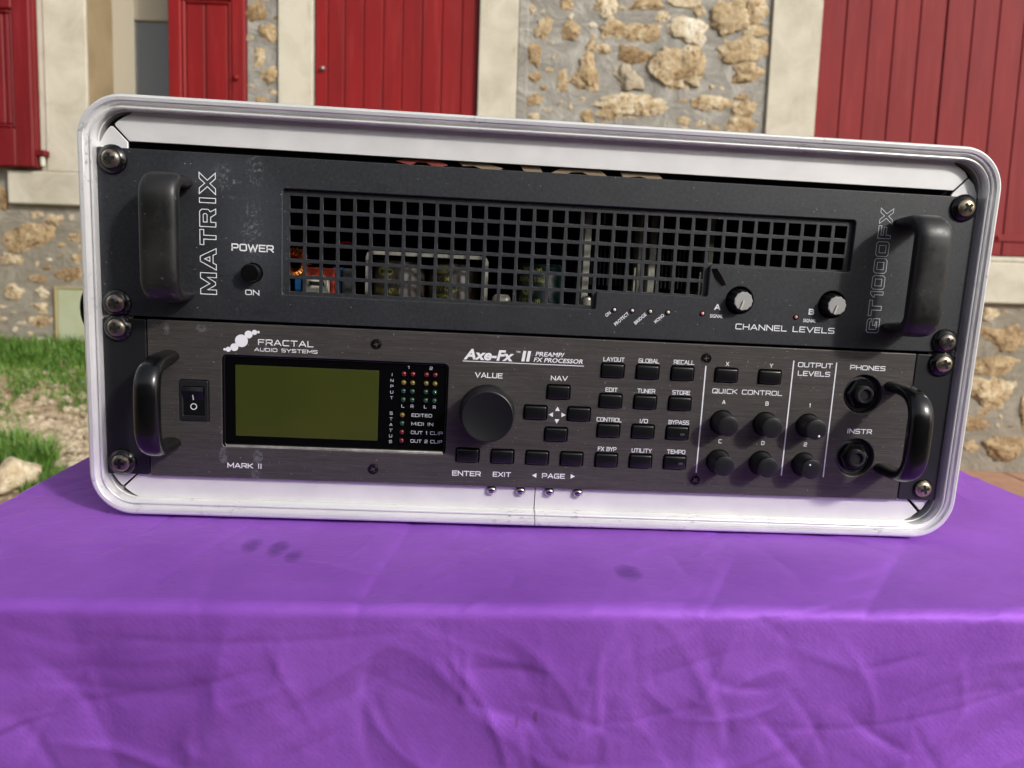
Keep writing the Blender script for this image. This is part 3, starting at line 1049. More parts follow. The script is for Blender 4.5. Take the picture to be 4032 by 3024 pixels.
# toroid choke wound in copper, on a blue base
bm = bmesh.new()
for k in range(22):
    a = 2*math.pi*k/22
    ca, sa = math.cos(a), math.sin(a)
    rows_ = []
    for q in range(10):
        t = 2*math.pi*q/10
        rr = 6.0+2.8*math.cos(t)
        c0 = Vector((97.5+rr*ca, 24+5*math.sin(t), 120.5+rr*sa))
        n1 = Vector((-sa, 0, ca))
        rows_.append([bm.verts.new(c0+n1*.75*math.cos(u)+Vector((math.cos(t)*ca, math.sin(t), math.cos(t)*sa))*.75*math.sin(u)) for u in (0, 2.09, 4.19)])
    for q in range(10):
        A_, B_ = rows_[q], rows_[(q+1) % 10]
        for u in range(3):
            bm.faces.new((A_[u], A_[(u+1) % 3], B_[(u+1) % 3], B_[u]))
part('toroid_coil', bm, M['copper'], True)
bm = box_bm(91, 95.5, 14, 34, 91.5, 113); add_box(bm, 100, 103.5, 14, 34, 91.5, 113)
part('coil_holder', bm, M['blue'])
part('relay', box_bm(104.6, 121.0, 20, 34, 100, 118.8, bevel=.6), M['orange'])
bm = box_bm(105, 118.6, 12, 19, 92, 113.3, bevel=.3)
add_box(bm, 108, 117, 11.4, 12.2, 109.6, 111.8)
add_box(bm, 109.5, 115.5, 12.5, 18, 113.0, 114.5)
part('terminal_block', bm, M['white'])
part('terminal_slot', box_bm(108.4, 116.6, 11.0, 11.35, 109.9, 111.4), M['void'])
part('film_capacitor', box_bm(119.2, 124.4, 24, 34, 98, 119.4, bevel=.5), M['blue'])
part('grey_relay', box_bm(125.0, 131.5, 22, 34, 92, 119.2, bevel=.5), M['grey'])
# inverted U bracket
bm = bmesh.new()
path = [(139.4, 92), (139.4, 126.5), (140.2, 129.0), (142.8, 130.1), (204.4, 130.1), (207.4, 129.2), (208.6, 126.8), (208.9, 92)]
rows_ = []
for i, (x, z) in enumerate(path):
    a = Vector(path[max(0, i-1)]); b = Vector(path[min(len(path)-1, i+1)])
    t = (b-a).normalized(); n_ = Vector((t.y, -t.x))
    rows_.append([bm.verts.new((x+n_.x*s_, y, z+n_.y*s_)) for s_, y in ((0, 13), (2.0, 13), (2.0, 30), (0, 30))])
for A_, B_ in zip(rows_, rows_[1:]):
    for q in range(4):
        bm.faces.new((A_[q], A_[(q+1) % 4], B_[(q+1) % 4], B_[q]))
part('bracket', bm, M['bare'])
def can(x0, x1, z0, z1, yc, mat, name):
    r_ = (x1-x0)/2
    bm = bmesh.new()
    n = 28
    prof_ = [(r_*.9, z1), (r_, z1-1.5), (r_, z1-3.2), (r_*.965, z1-4.0), (r_, z1-4.8), (r_, z0)]
    rings = [[bm.verts.new(((x0+x1)/2+rr*math.cos(2*math.pi*i/n), yc+rr*math.sin(2*math.pi*i/n), zz)) for i in range(n)] for rr, zz in prof_]
    bm.faces.new(rings[0])
    for A_, B_ in zip(rings, rings[1:]):
        for i in range(n):
            bm.faces.new((A_[i], B_[i], B_[(i+1) % n], A_[(i+1) % n]))
    return part(name, bm, mat, True)
YC = 16.5
c1 = can(142.0, 172.6, 92, 126.2, YC+15.3, M['brown'], 'large_capacitor')
c2 = can(173.6, 204.2, 92, 126.2, YC+15.3, M['brown'], 'large_capacitor')
c3 = can(226.4, 253.0, 92, 127.4, YC+14.0, M['green'], 'green_capacitor')
def wrap_print(s, u0, z, h, wd, xc, yc, rr, parent, mat=None, bold=.2):
    """print wrapped onto an upright can"""
    return sans(s.replace('uF', '\u00b5F').replace('oC', '\u00b0C'), u0, z-AZ, h, wd, mat or M['yellowprint'], parent, weight=.01, wrap=(xc, yc, rr))
def wrap_disc(u0, z, ru, rz, xc, yc, rr, parent):
    bm = bmesh.new()
    c_ = bm.verts.new((u0, -.05, z))
    vs = [bm.verts.new((u0+ru*math.cos(2*math.pi*i/24), -.05, z+rz*math.sin(2*math.pi*i/24))) for i in range(24)]
    for i in range(24):
        bm.faces.new((c_, vs[i], vs[(i+1) % 24]))
    for v_ in bm.verts:
        ang = (v_.co.x-xc)/rr
        d_ = rr+.05
        v_.co.x = xc+d_*math.sin(ang)
        v_.co.y = yc-d_*math.cos(ang)
        v_.co.z -= AZ
    return obj('emblem', bm, M['yellowprint'], parent)
xa, xb_, xg = 157.3, 188.9, 239.7
ya, yg = YC+15.3, YC+14.0
wrap_disc(149.5, 118.8, 5.0, 2.6, xa, ya, 15.3, c1)
wrap_print('SAMWHA', 145.3, 117.8, 2.0, 8.4, xa, ya, 15.3, c1, M['brown'], .18)
wrap_print('CE 105oC (M)', 143.2, 112.3, 2.6, 15.0, xa, ya, 15.3, c1)
wrap_print('400WV 470uF', 141.5, 106.4, 3.2, 18.0, xa, ya, 15.3, c1)
wrap_disc(181.8, 121.8, 5.0, 2.6, xb_, ya, 15.3, c2)
wrap_print('105oC (M)', 174.6, 115.0, 2.6, 13.0, xb_, ya, 15.3, c2)
wrap_print('400WV 470uF', 172.0, 109.2, 3.0, 20.0, xb_, ya, 15.3, c2)
wrap_disc(182.0, 105.2, 5.0, 2.4, xb_, ya, 15.3, c2)
wrap_print('85oC (M)', 228.6, 122.6, 2.5, 11.2, xg, yg, 13.3, c3)
wrap_print('80WV 1500uF', 224.6, 117.0, 2.9, 18.5, xg, yg, 13.3, c3)
wrap_disc(231.8, 111.4, 3.8, 2.3, xg, yg, 13.3, c3)
wrap_print('85oC (M)', 228.4, 105.0, 2.5, 11.2, xg, yg, 13.3, c3)
for x0, x1_, zt, yy in ((263.6, 267.6, 172, 20), (298.8, 301.8, 172, 34), (306.4, 310.6, 172, 38), (341.4, 344.6, 172, 34)):
    part('heatsink_bar', box_bm(x0, x1_, yy, yy+60, 92.0, zt, bevel=.4), M['bare'])
part('heatsink_foot', box_bm(265.0, 270.0, 17, 19.6, 101.5, 110.5, bevel=2.2, seg=3), M['bare'])
bm = bmesh.new()
for k in range(34):
    x = 257+k*2.6
    if 262 < x < 269.5 or 297.5 < x < 303 or 305 < x < 312 or x > 339:
        continue
    add_box(bm, x, x+.7, 46, 80, 116, 171)
fins = part('heatsink_fins', bm, M['satin'])
for x, z0_ in ((338.6, 112.5), (334.8, 112.2), (304.0, 113), (295.4, 113), (275.2, 152)):
    part('transistor_pin', box_bm(x, x+.9, 26, 27, z0_, z0_+15), M['bare'])
part('small_can', box_bm(212, 223, 22, 32, 92, 108.5, bevel=3, seg=3), M['bare'])
part('circuit_board', box_bm(26, 456, 8, 290, 91.4, 93.0), simple('dark_circuit_board', lin(18, 34, 24), .5))
# red wire loop
bm = bmesh.new()
for k in range(6):
    a, b = R(120-12*k), R(120-12*(k+1))
    p0 = Vector((127+7*math.cos(a), 24, 129+5*math.sin(a))); p1 = Vector((127+7*math.cos(b), 24, 129+5*math.sin(b)))
    add_box(bm, min(p0.x, p1.x)-.2, max(p0.x, p1.x)+.2, 23.6, 24.4, (p0.z+p1.z)/2-.45, (p0.z+p1.z)/2+.45)
part('red_wire', bm, M['ledr'])

# ================================================================== EFFECTS PROCESSOR
fx = thing('effects_processor', 'brushed dark grey rack processor with olive display, in the lower half of the case', 'audio processor')
plate('rack_ear', [rrect(0, 22.9, -.7, 86.9, 1.0, 3)], 0, 3, M['ear'], fx, bevel=.35)
plate('rack_ear', [rrect(459.3, 482.6, -.7, 86.9, 1.0, 3)], 0, 3, M['ear'], fx, bevel=.35)
plate('rear_plate', [[(20, 0), (462, 0), (462, 86.4), (20, 86.4)]], 3.2, 5, M['black'], fx)
disp = rrect(63.4, 188.6, 16.8, 69.5, 2.6)
hl = [rrect(23.7, 458.4, -.9, 87.0, .4, 2), disp, rrect(40.2, 56.4, 31.2, 54.6, .9), circ(211.2, 43.2, 12), circ(429.5, 62.0, 11.5, 32), circ(429.5, 24.1, 11.5, 32)]
bt = [(251.3, 56.0), (238.8, 43.7), (263.8, 43.7), (251.3, 31.3), (201.2, 17.2), (221.2, 17.2), (241.3, 17.2), (261.3, 17.2)]
for z in (69.7, 52.2, 34.9, 17.3):
    for x in (281.5, 301.6, 321.8):
        bt.append((x, z))
bt += [(347.4, 69.8), (372.9, 69.8)]
for x, z in bt:
    hl.append(rrect(x-6.8, x+6.8, z-4.4, z+4.4, 1.3, 3))
for x in (347.5, 372.95, 398.6):
    for z in (42.3, 19.0):
        hl.append(circ(x, z, 7.0, 24))
plate('faceplate', hl, -.6, 3.0, M['brushed'], fx, bevel=.35)
FY = -.68
def ftext(s, x, z, h, wd, **k):
    k.setdefault('y', FY)
    return text(s, x, z, h, wd, M['print'], fx, **k)
# display window
dw = plate('display_window', [rrect(64.6, 187.6, 17.6, 68.7, 1.8)], 1.4, 2.8, M['glassy'], fx)
plate('display_bezel', [rrect(63.0, 189.0, 16.4, 70.0, 2.8), rrect(64.8, 187.4, 18.0, 68.4, 1.6)], .3, 2.6, M['gloss'], fx, bevel=.4)
plate('lower_bevel', [[(64.6, 16.9), (187.4, 16.9), (186.6, 18.4), (65.6, 18.4)]], -.5, 1.2, M['bare'], fx, bevel=.3)
plate('lcd_screen', [rrect(70.4, 149.6, 23.4, 63.8, .4, 2)], .9, 1.6, M['lcd'], fx, bevel=.1)
for j, (z, mt) in enumerate(((62.6, 'ledr'), (57.6, 'ledy'), (52.7, 'ledg'), (47.8, 'ledg'))):
    for x in (163.5, 168.5, 176.1, 181.1):
        obj('level_led', lathe_bm(x, z, [(1.45, 1.3), (1.35, .7), (.8, .2), (0, 0)], 14), M[mt], fx, smooth=True)
for z, mt in ((38.9, 'ledy'), (34.0, 'ledg'), (28.9, 'ledr'), (24.0, 'ledr')):
    obj('status_led', lathe_bm(163.2, z, [(1.45, 1.3), (1.35, .7), (.8, .2), (0, 0)], 14), M[mt], fx, smooth=True)
WY = 1.3
def wtext(s, x, z, h, wd, **k):
    return text(s, x, z, h, wd, M['printdim'], fx, y=WY, bold=.14, **k)
wtext('EDITED', 168.5, 38.1, 1.9, 11.6)
wtext('MIDI IN', 168.5, 33.1, 1.9, 12.4)
wtext('OUT 1 CLIP', 168.4, 28.0, 1.9, 18.0)
wtext('OUT 2 CLIP', 168.3, 23.0, 1.9, 18.0)
wtext('1', 165.6, 65.5, 1.7, .9)
wtext('2', 177.8, 65.5, 1.7, 1.7)
for s_, x in (('L', 163.3), ('R', 168.5), ('L', 176.0), ('R', 181.1)):
    wtext(s_, x-.7, 43.2, 1.8, 1.6)
for i, s_ in enumerate('INPUT'):
    wtext(s_, 156.9-(.15 if s_ == 'I' else .8), 61.0-3.32*i, 1.7, .35 if s_ == 'I' else 1.7)
for i, s_ in enumerate('STATUS'):
    wtext(s_, 156.9-.8, 38.8-3.3*i, 1.7, 1.7)
# logo of a chain of discs
bm = bmesh.new()
for x, z, r_ in ((65.2, 72.4, .72), (67.2, 72.5, 1.42), (70.4, 73.8, 2.15), (74.3, 77.5, 3.5), (78.2, 81.2, 2.15), (81.4, 82.5, 1.4), (83.5, 82.7, .7)):
    c_ = bm.verts.new((x, FY-.01*r_, z))
    vs = [bm.verts.new((x+r_*math.cos(2*math.pi*i/24), FY-.01*r_, z+r_*math.sin(2*math.pi*i/24))) for i in range(24)]
    for i in range(24):
        bm.faces.new((c_, vs[i], vs[(i+1) % 24]))
obj('disc_emblem', bm, M['print'], fx)
ftext('FRACTAL', 83.3, 75.6, 3.3, 30.2, bold=.155)
ftext('AUDIO SYSTEMS', 81.3, 72.1, 2.0, 34.4, bold=.17)
ftext('MARK II', 66.1, 5.1, 2.9, 19.1, bold=.17)
sans('Axe-Fx', 196.8, 72.8, 5.9, 27.4, M['print'], fx, weight=.035, shear=.22, y=FY)
sans('TM', 225.9, 77.6, 1.0, 2.5, M['print'], fx, weight=.02, y=FY)
for xi in (229.2, 231.9):
    plate('lettering', [[(xi, 72.8), (xi+1.75, 72.8), (xi+2.6, 78.8), (xi+.85, 78.8)]], -.69, -.6, M['print'], fx)
sans('PREAMP/', 237.0, 76.2, 2.5, 16.0, M['print'], fx, weight=.02, shear=.22, y=FY)
sans('FX PROCESSOR', 236.2, 72.9, 2.5, 28.0, M['print'], fx, weight=.02, shear=.22, y=FY)
plate('underline', [[(196.3, 71.4), (264.9, 71.4), (264.9, 71.8), (196.3, 71.8)]], -.68, -.6, M['print'], fx)
ftext('VALUE', 203.5, 62.5, 3.0, 15.6, bold=.17)
ftext('NAV', 246.5, 62.7, 2.7, 9.6, bold=.17)
ftext('ENTER', 192.8, 4.9, 3.0, 16.4, bold=.17)
ftext('EXIT', 216.2, 5.1, 2.9, 10.5, bold=.17)
ftext('PAGE', 244.7, 5.2, 2.9, 13.4, bold=.17)
def tri(pts):
    bm = bmesh.new()
    bm.faces.new([bm.verts.new((x, FY, z)) for x, z in pts])
    obj('arrow_mark', bm, M['print'], fx)
for cx_, cz_, d_ in ((251.4, 46.2, 90), (251.4, 39.2, -90), (247.9, 42.8, 180), (254.9, 42.9, 0), (240.4, 6.6, 180), (262.5, 6.8, 0)):
    p_ = []
    for a_, rr in ((0, 1.45), (128, 1.75), (-128, 1.75)):
        p_.append((cx_+rr*math.cos(R(d_+a_)), cz_+rr*math.sin(R(d_+a_))))
    tri(p_)
for s_, x, z, wd in (('LAYOUT', 275.8, 74.9, 12.1), ('GLOBAL', 296.0, 74.9, 12.0), ('RECALL', 316.3, 75.0, 12.0), ('EDIT', 278.2, 57.4, 7.0), ('TUNER', 296.6, 57.5, 10.4), ('STORE', 317.0, 57.4, 10.4),
                     ('CONTROL', 274.3, 39.9, 14.6), ('I/O', 299.3, 39.9, 4.8), ('BYPASS', 316.2, 39.9, 12.1), ('FX BYP', 276.2, 22.6, 10.8), ('UTILITY', 296.0, 22.4, 11.8), ('TEMPO', 316.8, 22.4, 10.8)):
    ftext(s_, x, z, 2.5, wd, bold=.155)
for s_, x, z in (('X', 347.6, 76.4), ('Y', 373.3, 76.5), ('A', 347.6, 54.2), ('B', 373.1, 54.3), ('C', 347.6, 30.9), ('D', 373.1, 30.8), ('1', 398.6, 54.3), ('2', 398.6, 30.9)):
    wd = .9 if s_ == '1' else 1.9
    ftext(s_, x-wd/2, z-1.2, 2.4, wd, bold=.17)
ftext('QUICK CONTROL', 340.2, 59.1, 2.8, 41.2, bold=.155)
ftext('OUTPUT', 388.9, 76.4, 2.9, 20.5, bold=.17)
ftext('LEVELS', 389.3, 71.4, 2.9, 19.2, bold=.17)
ftext('PHONES', 419.9, 76.2, 2.8, 21.0, bold=.17)
ftext('INSTR', 422.7, 38.5, 2.9, 15.0, bold=.17)
for x, z0_, z1_ in ((335.15, 11.6, 74.7), (386.2, 11.6, 80.0), (411.6, 11.5, 79.9)):
    plate('divider_line', [[(x-.33, z0_), (x+.33, z0_), (x+.33, z1_), (x-.33, z1_)]], -.68, -.6, M['print'], fx)
# push buttons: one shared cap mesh
bm = bmesh.new()
add_box(bm, -6.2, 6.2, -2.2, 2.6, -3.85, 3.85, bevel=.95, seg=4)
for v_ in bm.verts:
    if v_.co.y < -1.0:
        v_.co.y -= .55*(1-(v_.co.x/6.2)**2)*(1-(v_.co.z/3.85)**2)
b0 = None
for x, z in bt:
    if b0 is None:
        b0 = obj('push_button', bm, M['button'], fx, smooth=True, angle=70)
        b0.location = (x*MM, 0, z*MM)
    else:
        copy_of(b0, fx, (x*MM, 0, z*MM))
for x, z in ((324.4, 34.4), (324.9, 17.0)):
    obj('button_lamp', box_bm(x-1.3, x+1.3, -2.55, -2.3, z-.65, z+.65, bevel=.1), M['grey'], fx)
# value knob
vk = obj('value_knob', lathe_bm(211.2, 43.2, [(15.7, -.55), (15.7, -1.4), (15.1, -2.6), (14.7, -12), (14.5, -15.4), (14.3, -15.9), (13.9, -16.1), (13.5, -16.1), (13.0, -15.9), (0, -15.8)], 64, rfun=lambda i, y: 1 if (i % 2 or y < -13 or y > -2) else .988), M['knob'], fx, smooth=True, angle=25)
# small knobs
k0 = None
for x in (347.5, 372.95, 398.6):
    for z in (42.3, 19.0):
        if k0 is None:
            k0 = obj('rotary_knob', lathe_bm(0, 0, [(6.7, .6), (6.6, -2), (6.15, -8), (5.9, -12.0), (5.75, -12.35), (5.5, -12.45), (3, -12.6), (0, -12.65)], 40), M['knob'], fx, smooth=True, angle=28)
            k0.location = (x*MM, 0, z*MM)
        else:
            copy_of(k0, fx, (x*MM, 0, z*MM))
for x, z in ((400.4, 38.6), (397.2, 21.6)):
    obj('pointer_dot', lathe_bm(x, z, [(.75, -11.5), (.72, -12.55), (0, -12.75)], 12), M['print'], fx, smooth=True)
# jack sockets
simple_ring = simple('dull_black_metal', lin(78, 78, 80), .3, .6)
for jz, rot in ((62.0, 0), (24.1, 24)):
    j = obj('jack_socket', lathe_bm(429.5, jz, [(11.9, 0.2), (11.9, 7), (0, 7)], 32), M['gloss'], fx)
    obj('washer_ring', lathe_bm(429.5, jz, [(11.45, 5.5), (11.45, 3.4), (8.8, 2.8), (8.8, 5.5)], 36), simple_ring, j, smooth=True, angle=30)
    obj('hex_nut', lathe_bm(429.5, jz, [(9.0, 5.0), (9.0, .6), (8.0, -.4), (5.2, -.5), (5.2, 3)], 6, rfun=lambda i, y: 1), M['gloss'], j)
    j.children[-1].data.transform(Matrix.Translation((.4295, 0, jz*MM)) @ Matrix.Rotation(R(rot), 4, 'Y') @ Matrix.Translation((-.4295, 0, -jz*MM)))
    obj('barrel', lathe_bm(429.5, jz, [(5.0, 3), (5.0, -3.4), (4.6, -4.0), (3.6, -4.0), (3.3, -3.4), (3.2, 5), (0, 5)], 32), simple_ring, j, smooth=True, angle=40)
    obj('socket_hole', lathe_bm(429.5, jz, [(3.15, -2.6), (0, -2.4)], 24), M['void'], j)
# rocker switch
rs = plate('rocker_switch', [rrect(40.5, 56.1, 31.5, 54.3, .8), rrect(42.4, 53.9, 34.6, 51.0, .3)], -1.2, 2.5, M['ear'], fx, bevel=.35)
bm = bmesh.new()
pr = [(-1.0, 35.0), (-.6, 43.4), (-2.6, 48.6), (-1.6, 50.8), (2.0, 50.8), (2.0, 35.0)]
L_ = [bm.verts.new((42.6, y, z)) for y, z in pr]
R_ = [bm.verts.new((53.7, y, z)) for y, z in pr]
for i in range(6):
    bm.faces.new((L_[i], L_[(i+1) % 6], R_[(i+1) % 6], R_[i]))
bm.faces.new(L_)
bm.faces.new(list(reversed(R_)))
obj('rocker', bm, M['button'], rs)
bm = bmesh.new()
def rk(z):
    return -.66-(z-35)/8.4*(-.4)-.42 if z < 43.4 else -.66-(z-43.4)/5.2*2.0
q = [bm.verts.new((x, -.60-.36-(z-43.4)*.38*(z > 43.4)-.15, z)) for x, z in ((47.8, 43.4), (48.35, 43.4), (48.35, 46.4), (47.8, 46.4))]
bm.faces.new(q)
obj('on_mark', bm, M['print'], rs)
bm = bmesh.new()
stroke(bm, [(48.1+1.6*math.cos(a), 39.6+1.6*math.sin(a)) for a in [2*math.pi*i/18 for i in range(19)]], .2, -.98, lambda u, v, yy: (u, yy-(39.6-v)*.048, v))
obj('off_mark', bm, M['print'], rs)
# arched handles
def fx_handle(cx):
    pts, wx, wt = [], [], []
    zc, H = 42.8, 24.6
    N_ = 30
    for k in range(N_+1):
        t = k/N_
        a = math.pi*t
        # superellipse arch
        c, s_ = math.cos(a), math.sin(a)
        z = zc-H*abs(c)**(.54)*math.copysign(1, c)
        y = -.4-31*abs(s_)**.52
        if k in (0, N_):
            y = -.5
        pts.append((cx, y, z))
        e = abs(c)
        wx.append(6.6-1.0*e**3)
        wt.append(4.6-1.2*e**3)
    return sweep_tube(pts, wx, wt, 24, 2.3)
obj('handle', fx_handle(35.2), M['gloss'], fx, smooth=True, angle=60)
obj('handle', fx_handle(447.3), M['gloss'], fx, smooth=True, angle=60)
for x, z, an in ((147.9, 78.9, 10), (147.7, 7.2, 30), (334.9, 79.1, 10), (334.8, 7.3, 40)):
    so = small_screw(fx, x, z, an)
    so.location.y = -.6*MM
for x, z, lt, an, hr in ((8.4, 82.0, 0, 8, 5.0), (8.4, 6.3, 0, 0, 5.0), (474.3, 82.1, 1, 20, 5.0)):
    make_screw(fx, x, z, bool(lt), an, head_r=hr)
make_screw(fx, 473.6, 6.4, True, 15, cup=False, head_r=5.0)

# ================================================================== TABLE AND CLOTH
TZ = -.0240
table = thing('table', 'wooden folding table hidden under the purple cloth', 'table', (.273, .22, -.80))
def tpart(name, *a, **k):
    bm = box_bm(*a, **k)
    bmesh.ops.translate(bm, vec=(-273, -220, 800), verts=bm.verts)
    return obj(name, bm, M['wood'], table)
tpart('tabletop', -60, 604, -92, 550, -52, -29)
for x in (-40, 560):
    for y in (-80, 505):
        tpart('leg', x, x+35, y, y+35, -800, -52)

tx0, tx1, ty0, ty1 = -.0640, .6080, -.1030, .556
def axis(lo, hi, fine, ext):
    a = []
    n = int(round((hi-lo)/fine))
    d = ext
    while d > .004:
        a.append(lo-d)
        d *= .86
    a += [lo-.004, lo-.002]
    a += [lo+(hi-lo)*i/n for i in range(n+1)]
    a += [hi+.002, hi+.004]
    d = .005
    while d < ext:
        a.append(hi+d)
        d *= 1.16
    return a
xs = axis(tx0, tx1, .0017, .56)
ysf = []
d = 0.60
while d > .16:
    ysf.append(ty0-d)
    d -= .02
while d > .0:
    ysf.append(ty0-d)
    d -= .0014
ysf += [ty0+(ty1-ty0)*i/260 for i in range(261)]
d = .003
while d < .56:
    ysf.append(ty1+d)
    d *= 1.3
rng = np.random.default_rng(11)
AA, BB = np.meshgrid(np.array(xs), np.array(ysf))
EX = np.where(AA < tx0, tx0-AA, np.where(AA > tx1, AA-tx1, 0))
EY = np.where(BB < ty0, ty0-BB, np.where(BB > ty1, BB-ty1, 0))
LL = np.hypot(EX, EY)
hang = np.clip(LL/.035, 0, 1)
top = 1-hang
def creases(n, cx, cy, lmin, lmax, amp, wmin, wmax, ang0, spread):
    """straight pressed creases: a sharp ridge with one steep and one slow side"""
    out = np.zeros_like(AA)
    for _ in range(n):
        x0, y0 = rng.uniform(*cx), rng.uniform(*cy)
        th = math.radians(ang0+rng.normal(0, spread))
        L = rng.uniform(lmin, lmax)
        wd = rng.uniform(wmin, wmax)
        u = (AA-x0)*math.cos(th)+(BB-y0)*math.sin(th)
        v = -(AA-x0)*math.sin(th)+(BB-y0)*math.cos(th)
        v = v+rng.uniform(-.25, .25)*u*u/L
        side = rng.uniform(.25, .8)
        prof_ = np.where(v > 0, np.exp(-v/(wd*side)), np.exp(v/wd))
        prof_ = prof_*np.clip(1-(u/L)**2, 0, 1)
        out += rng.choice((-1, 1))*amp*rng.uniform(.3, 1)*prof_
    return out
vx = (tx0-.05, tx1+.05)
f_top = creases(26, vx, (ty0, ty1), .08, .25, .0011, .006, .03, 35, 22)
f_top += creases(150, vx, (ty0, .20), .012, .06, .00085, .0015, .007, 30, 45)
f_top += creases(60, vx, (ty0, .25), .03, .12, .00060, .003, .010, 50, 18)
f_fr = creases(24, vx, (ty0-.30, ty0), .05, .20, .0032, .012, .045, 100, 45)
f_fr += creases(110, vx, (ty0-.22, ty0), .015, .07, .0017, .002, .012, 40, 60)
f_fr += creases(190, vx, (ty0-.20, ty0+.01), .008, .035, .0008, .0012, .006, 0, 70)
f_fr += creases(30, vx, (ty0-.22, ty0), .05, .16, .0012, .0018, .006, -8, 14)
f_fr += creases(22, vx, (ty0-.22, ty0), .04, .12, .0014, .0018, .006, 112, 10)
f_fr += creases(150, vx, (ty0-.20, ty0-.01), .012, .05, .0013, .003, .010, 150, 60)
F = f_top*(.25+.75*top)*1.3+f_fr*hang*1.25
def cloth_pt(a, b, fdis):
    ex = (tx0-a) if a < tx0 else (a-tx1 if a > tx1 else 0)
    ey = (ty0-b) if b < ty0 else (b-ty1 if b > ty1 else 0)
    sx = -1 if a < tx0 else 1
    sy = -1 if b < ty0 else 1
    L = math.hypot(ex, ey)
    cx_ = min(max(a, tx0), tx1)
    cy_ = min(max(b, ty0), ty1)
    skew = .028*(cx_-.2)             # table is turned very slightly
    if L < 1e-9:
        p = Vector((a, b+(skew if b < .05 else 0)*max(0, min(1, (.05-b)/.15)), TZ))
        n_ = Vector((0, 0, 1))
        f = fdis+.0004*noise.noise(Vector((a*14+b*6, b*24-a*10, 1.3)))
        if -.003 < a < .495 and -.002 < b < .43:      # pressed flat under the case
            f = min(f, 0)-.0003
        f = max(-.0035, min(f, .0008+.0006*(b < -.02)))
        return p+n_*f
    dx, dy = sx*ex/L, sy*ey/L
    r = .0060
    if L < r*1.57:
        t = L/r
        out = r*math.sin(t)
        dz = r*(1-math.cos(t))
        n_ = Vector((dx*math.sin(t), dy*math.sin(t), math.cos(t)))
    else:
        out = r+(L-r*1.57)*.02
        dz = r+(L-r*1.57)
        n_ = Vector((dx, dy, .03))
    p = Vector((cx_+dx*out, cy_+dy*out+(skew if b < .05 else 0), TZ-dz))
    h_ = min(1, L/.06)
    f = fdis+h_*.0035*noise.noise(Vector((a*8, b*4, 9.9)))
    return p+n_*f
verts = [cloth_pt(AA[j, i], BB[j, i], float(F[j, i])) for j in range(AA.shape[0]) for i in range(AA.shape[1])]
NX = len(xs)
faces = [(j*NX+i, j*NX+i+1, (j+1)*NX+i+1, (j+1)*NX+i) for j in range(len(ysf)-1) for i in range(NX-1)]
me = bpy.data.meshes.new('tablecloth')
me.from_pydata(verts, [], faces)
cl = link('tablecloth', me, M['cloth'], smooth=True)
tag(cl, 'wrinkled shiny purple cloth draped over the table under the flight case', 'tablecloth')

# ================================================================== HOUSE
HM = Matrix(((0.99803158, 0.06106546, -0.01428178, .4317), (-0.06024593, 0.99682287, 0.05210175, 3.3135),
             (0.01741802, -0.05113877, 0.99853965, -.4793), (0, 0, 0, 1)))
house = thing('stone_house', 'old rubble stone house front with red wooden shutters behind the table', 'house')
house.matrix_world = HM
def hbox(name, mat, u0, u1, w0, w1, v0, v1, parent=None, bevel=4, seg=1):
    return obj(name, box_bm(u0, u1, w0, w1, v0, v1, bevel=bevel, seg=seg), mat, parent or house)
outer = [(-7500, -900), (7500, -900), (7500, 5200), (-7500, 5200)]
win1 = [(-2057, 949), (-1300, 949), (-1300, 2300), (-2057, 2300)]
dr = [(-987, -60), (-210, -60), (-210, 2350), (-987, 2350)]
win3 = [(1393, 700), (2580, 700), (2580, 2300), (1393, 2300)]
plate('wall', [outer, win1, dr, win3], 0, 300, M['mortar'], house)
hbox('room_back', M['curtain'], -2250, -1100, 700, 720, 800, 2400)
# dressed surrounds: jamb blocks stacked with fine joints
def jamb(u0, u1, v0, v1, step, proud=14):
    v = v0
    while v < v1-20:
        h = min(step*random.uniform(.9, 1.1), v1-v)
        hbox('jamb_block', M['dressed'], u0, u1, -proud-random.uniform(0, 2), 60, v+1.2, v+h-1.2, bevel=3)
        v += h
jamb(-2258, -2057, 950, 2300, 1350)
jamb(-1152, -989, -60, 2350, 1200)
jamb(-208, -27, -60, 2350, 1200)
jamb(1160, 1391, 700, 2300, 1600)
hbox('jamb_edge', M['dressed'], -2290, -2260, -6, 40, 950, 2300, bevel=2)
hbox('window_sill', M['dressed'], -2436, -1180, -40, 60, 792, 947, bevel=8, seg=2)
hbox('window_sill', M['dressed'], 1130, 2760, -34, 60, 474, 672, bevel=8, seg=2)
hbox('sill_mortar', M['dressed'], 1393, 2580, -20, 60, 674, 698, bevel=6, seg=2)
hbox('lintel', M['dressed'], -2290, -1180, -14, 60, 2302, 2480)
hbox('lintel', M['dressed'], -1152, -27, -14, 60, 2352, 2520)
hbox('lintel', M['dressed'], 1160, 2810, -14, 60, 2302, 2480)
hbox('jamb_block', M['dressed'], 2582, 2810, -14, 60, 700, 2300)
hbox('mortar_band', M['mortar'], -25, 22, -5, 40, -60, 2350, bevel=4)
M['reveal'] = varied('shaded_reveal_render', lin(120, 104, 76), lin(146, 128, 98), 4, .9, 0, .3, .003, 30)  # browner than the wall: the reveal's shade is put into this colour
hbox('reveal', M['reveal'], -2056.5, -2049, 2, 218, 957, 2299, bevel=1)
hbox('reveal', M['reveal'], -2048, -1302, 2, 218, 2290, 2298, bevel=1)
# window frame and pane in the left opening
wf = hbox('window_frame', M['windowframe'], -2057, -1945, 220, 262, 949, 2300, bevel=3)
hbox('top_rail', M['windowframe'], -1944, -1302, 222, 262, 1735, 2300, wf, bevel=3)
hbox('window_pane', M['glass'], -1944, -1302, 238, 243, 950, 1734, bevel=0)
hbox('sill_board', M['dressed'], -2055, -1302, 62, 219, 935, 955, bevel=3)

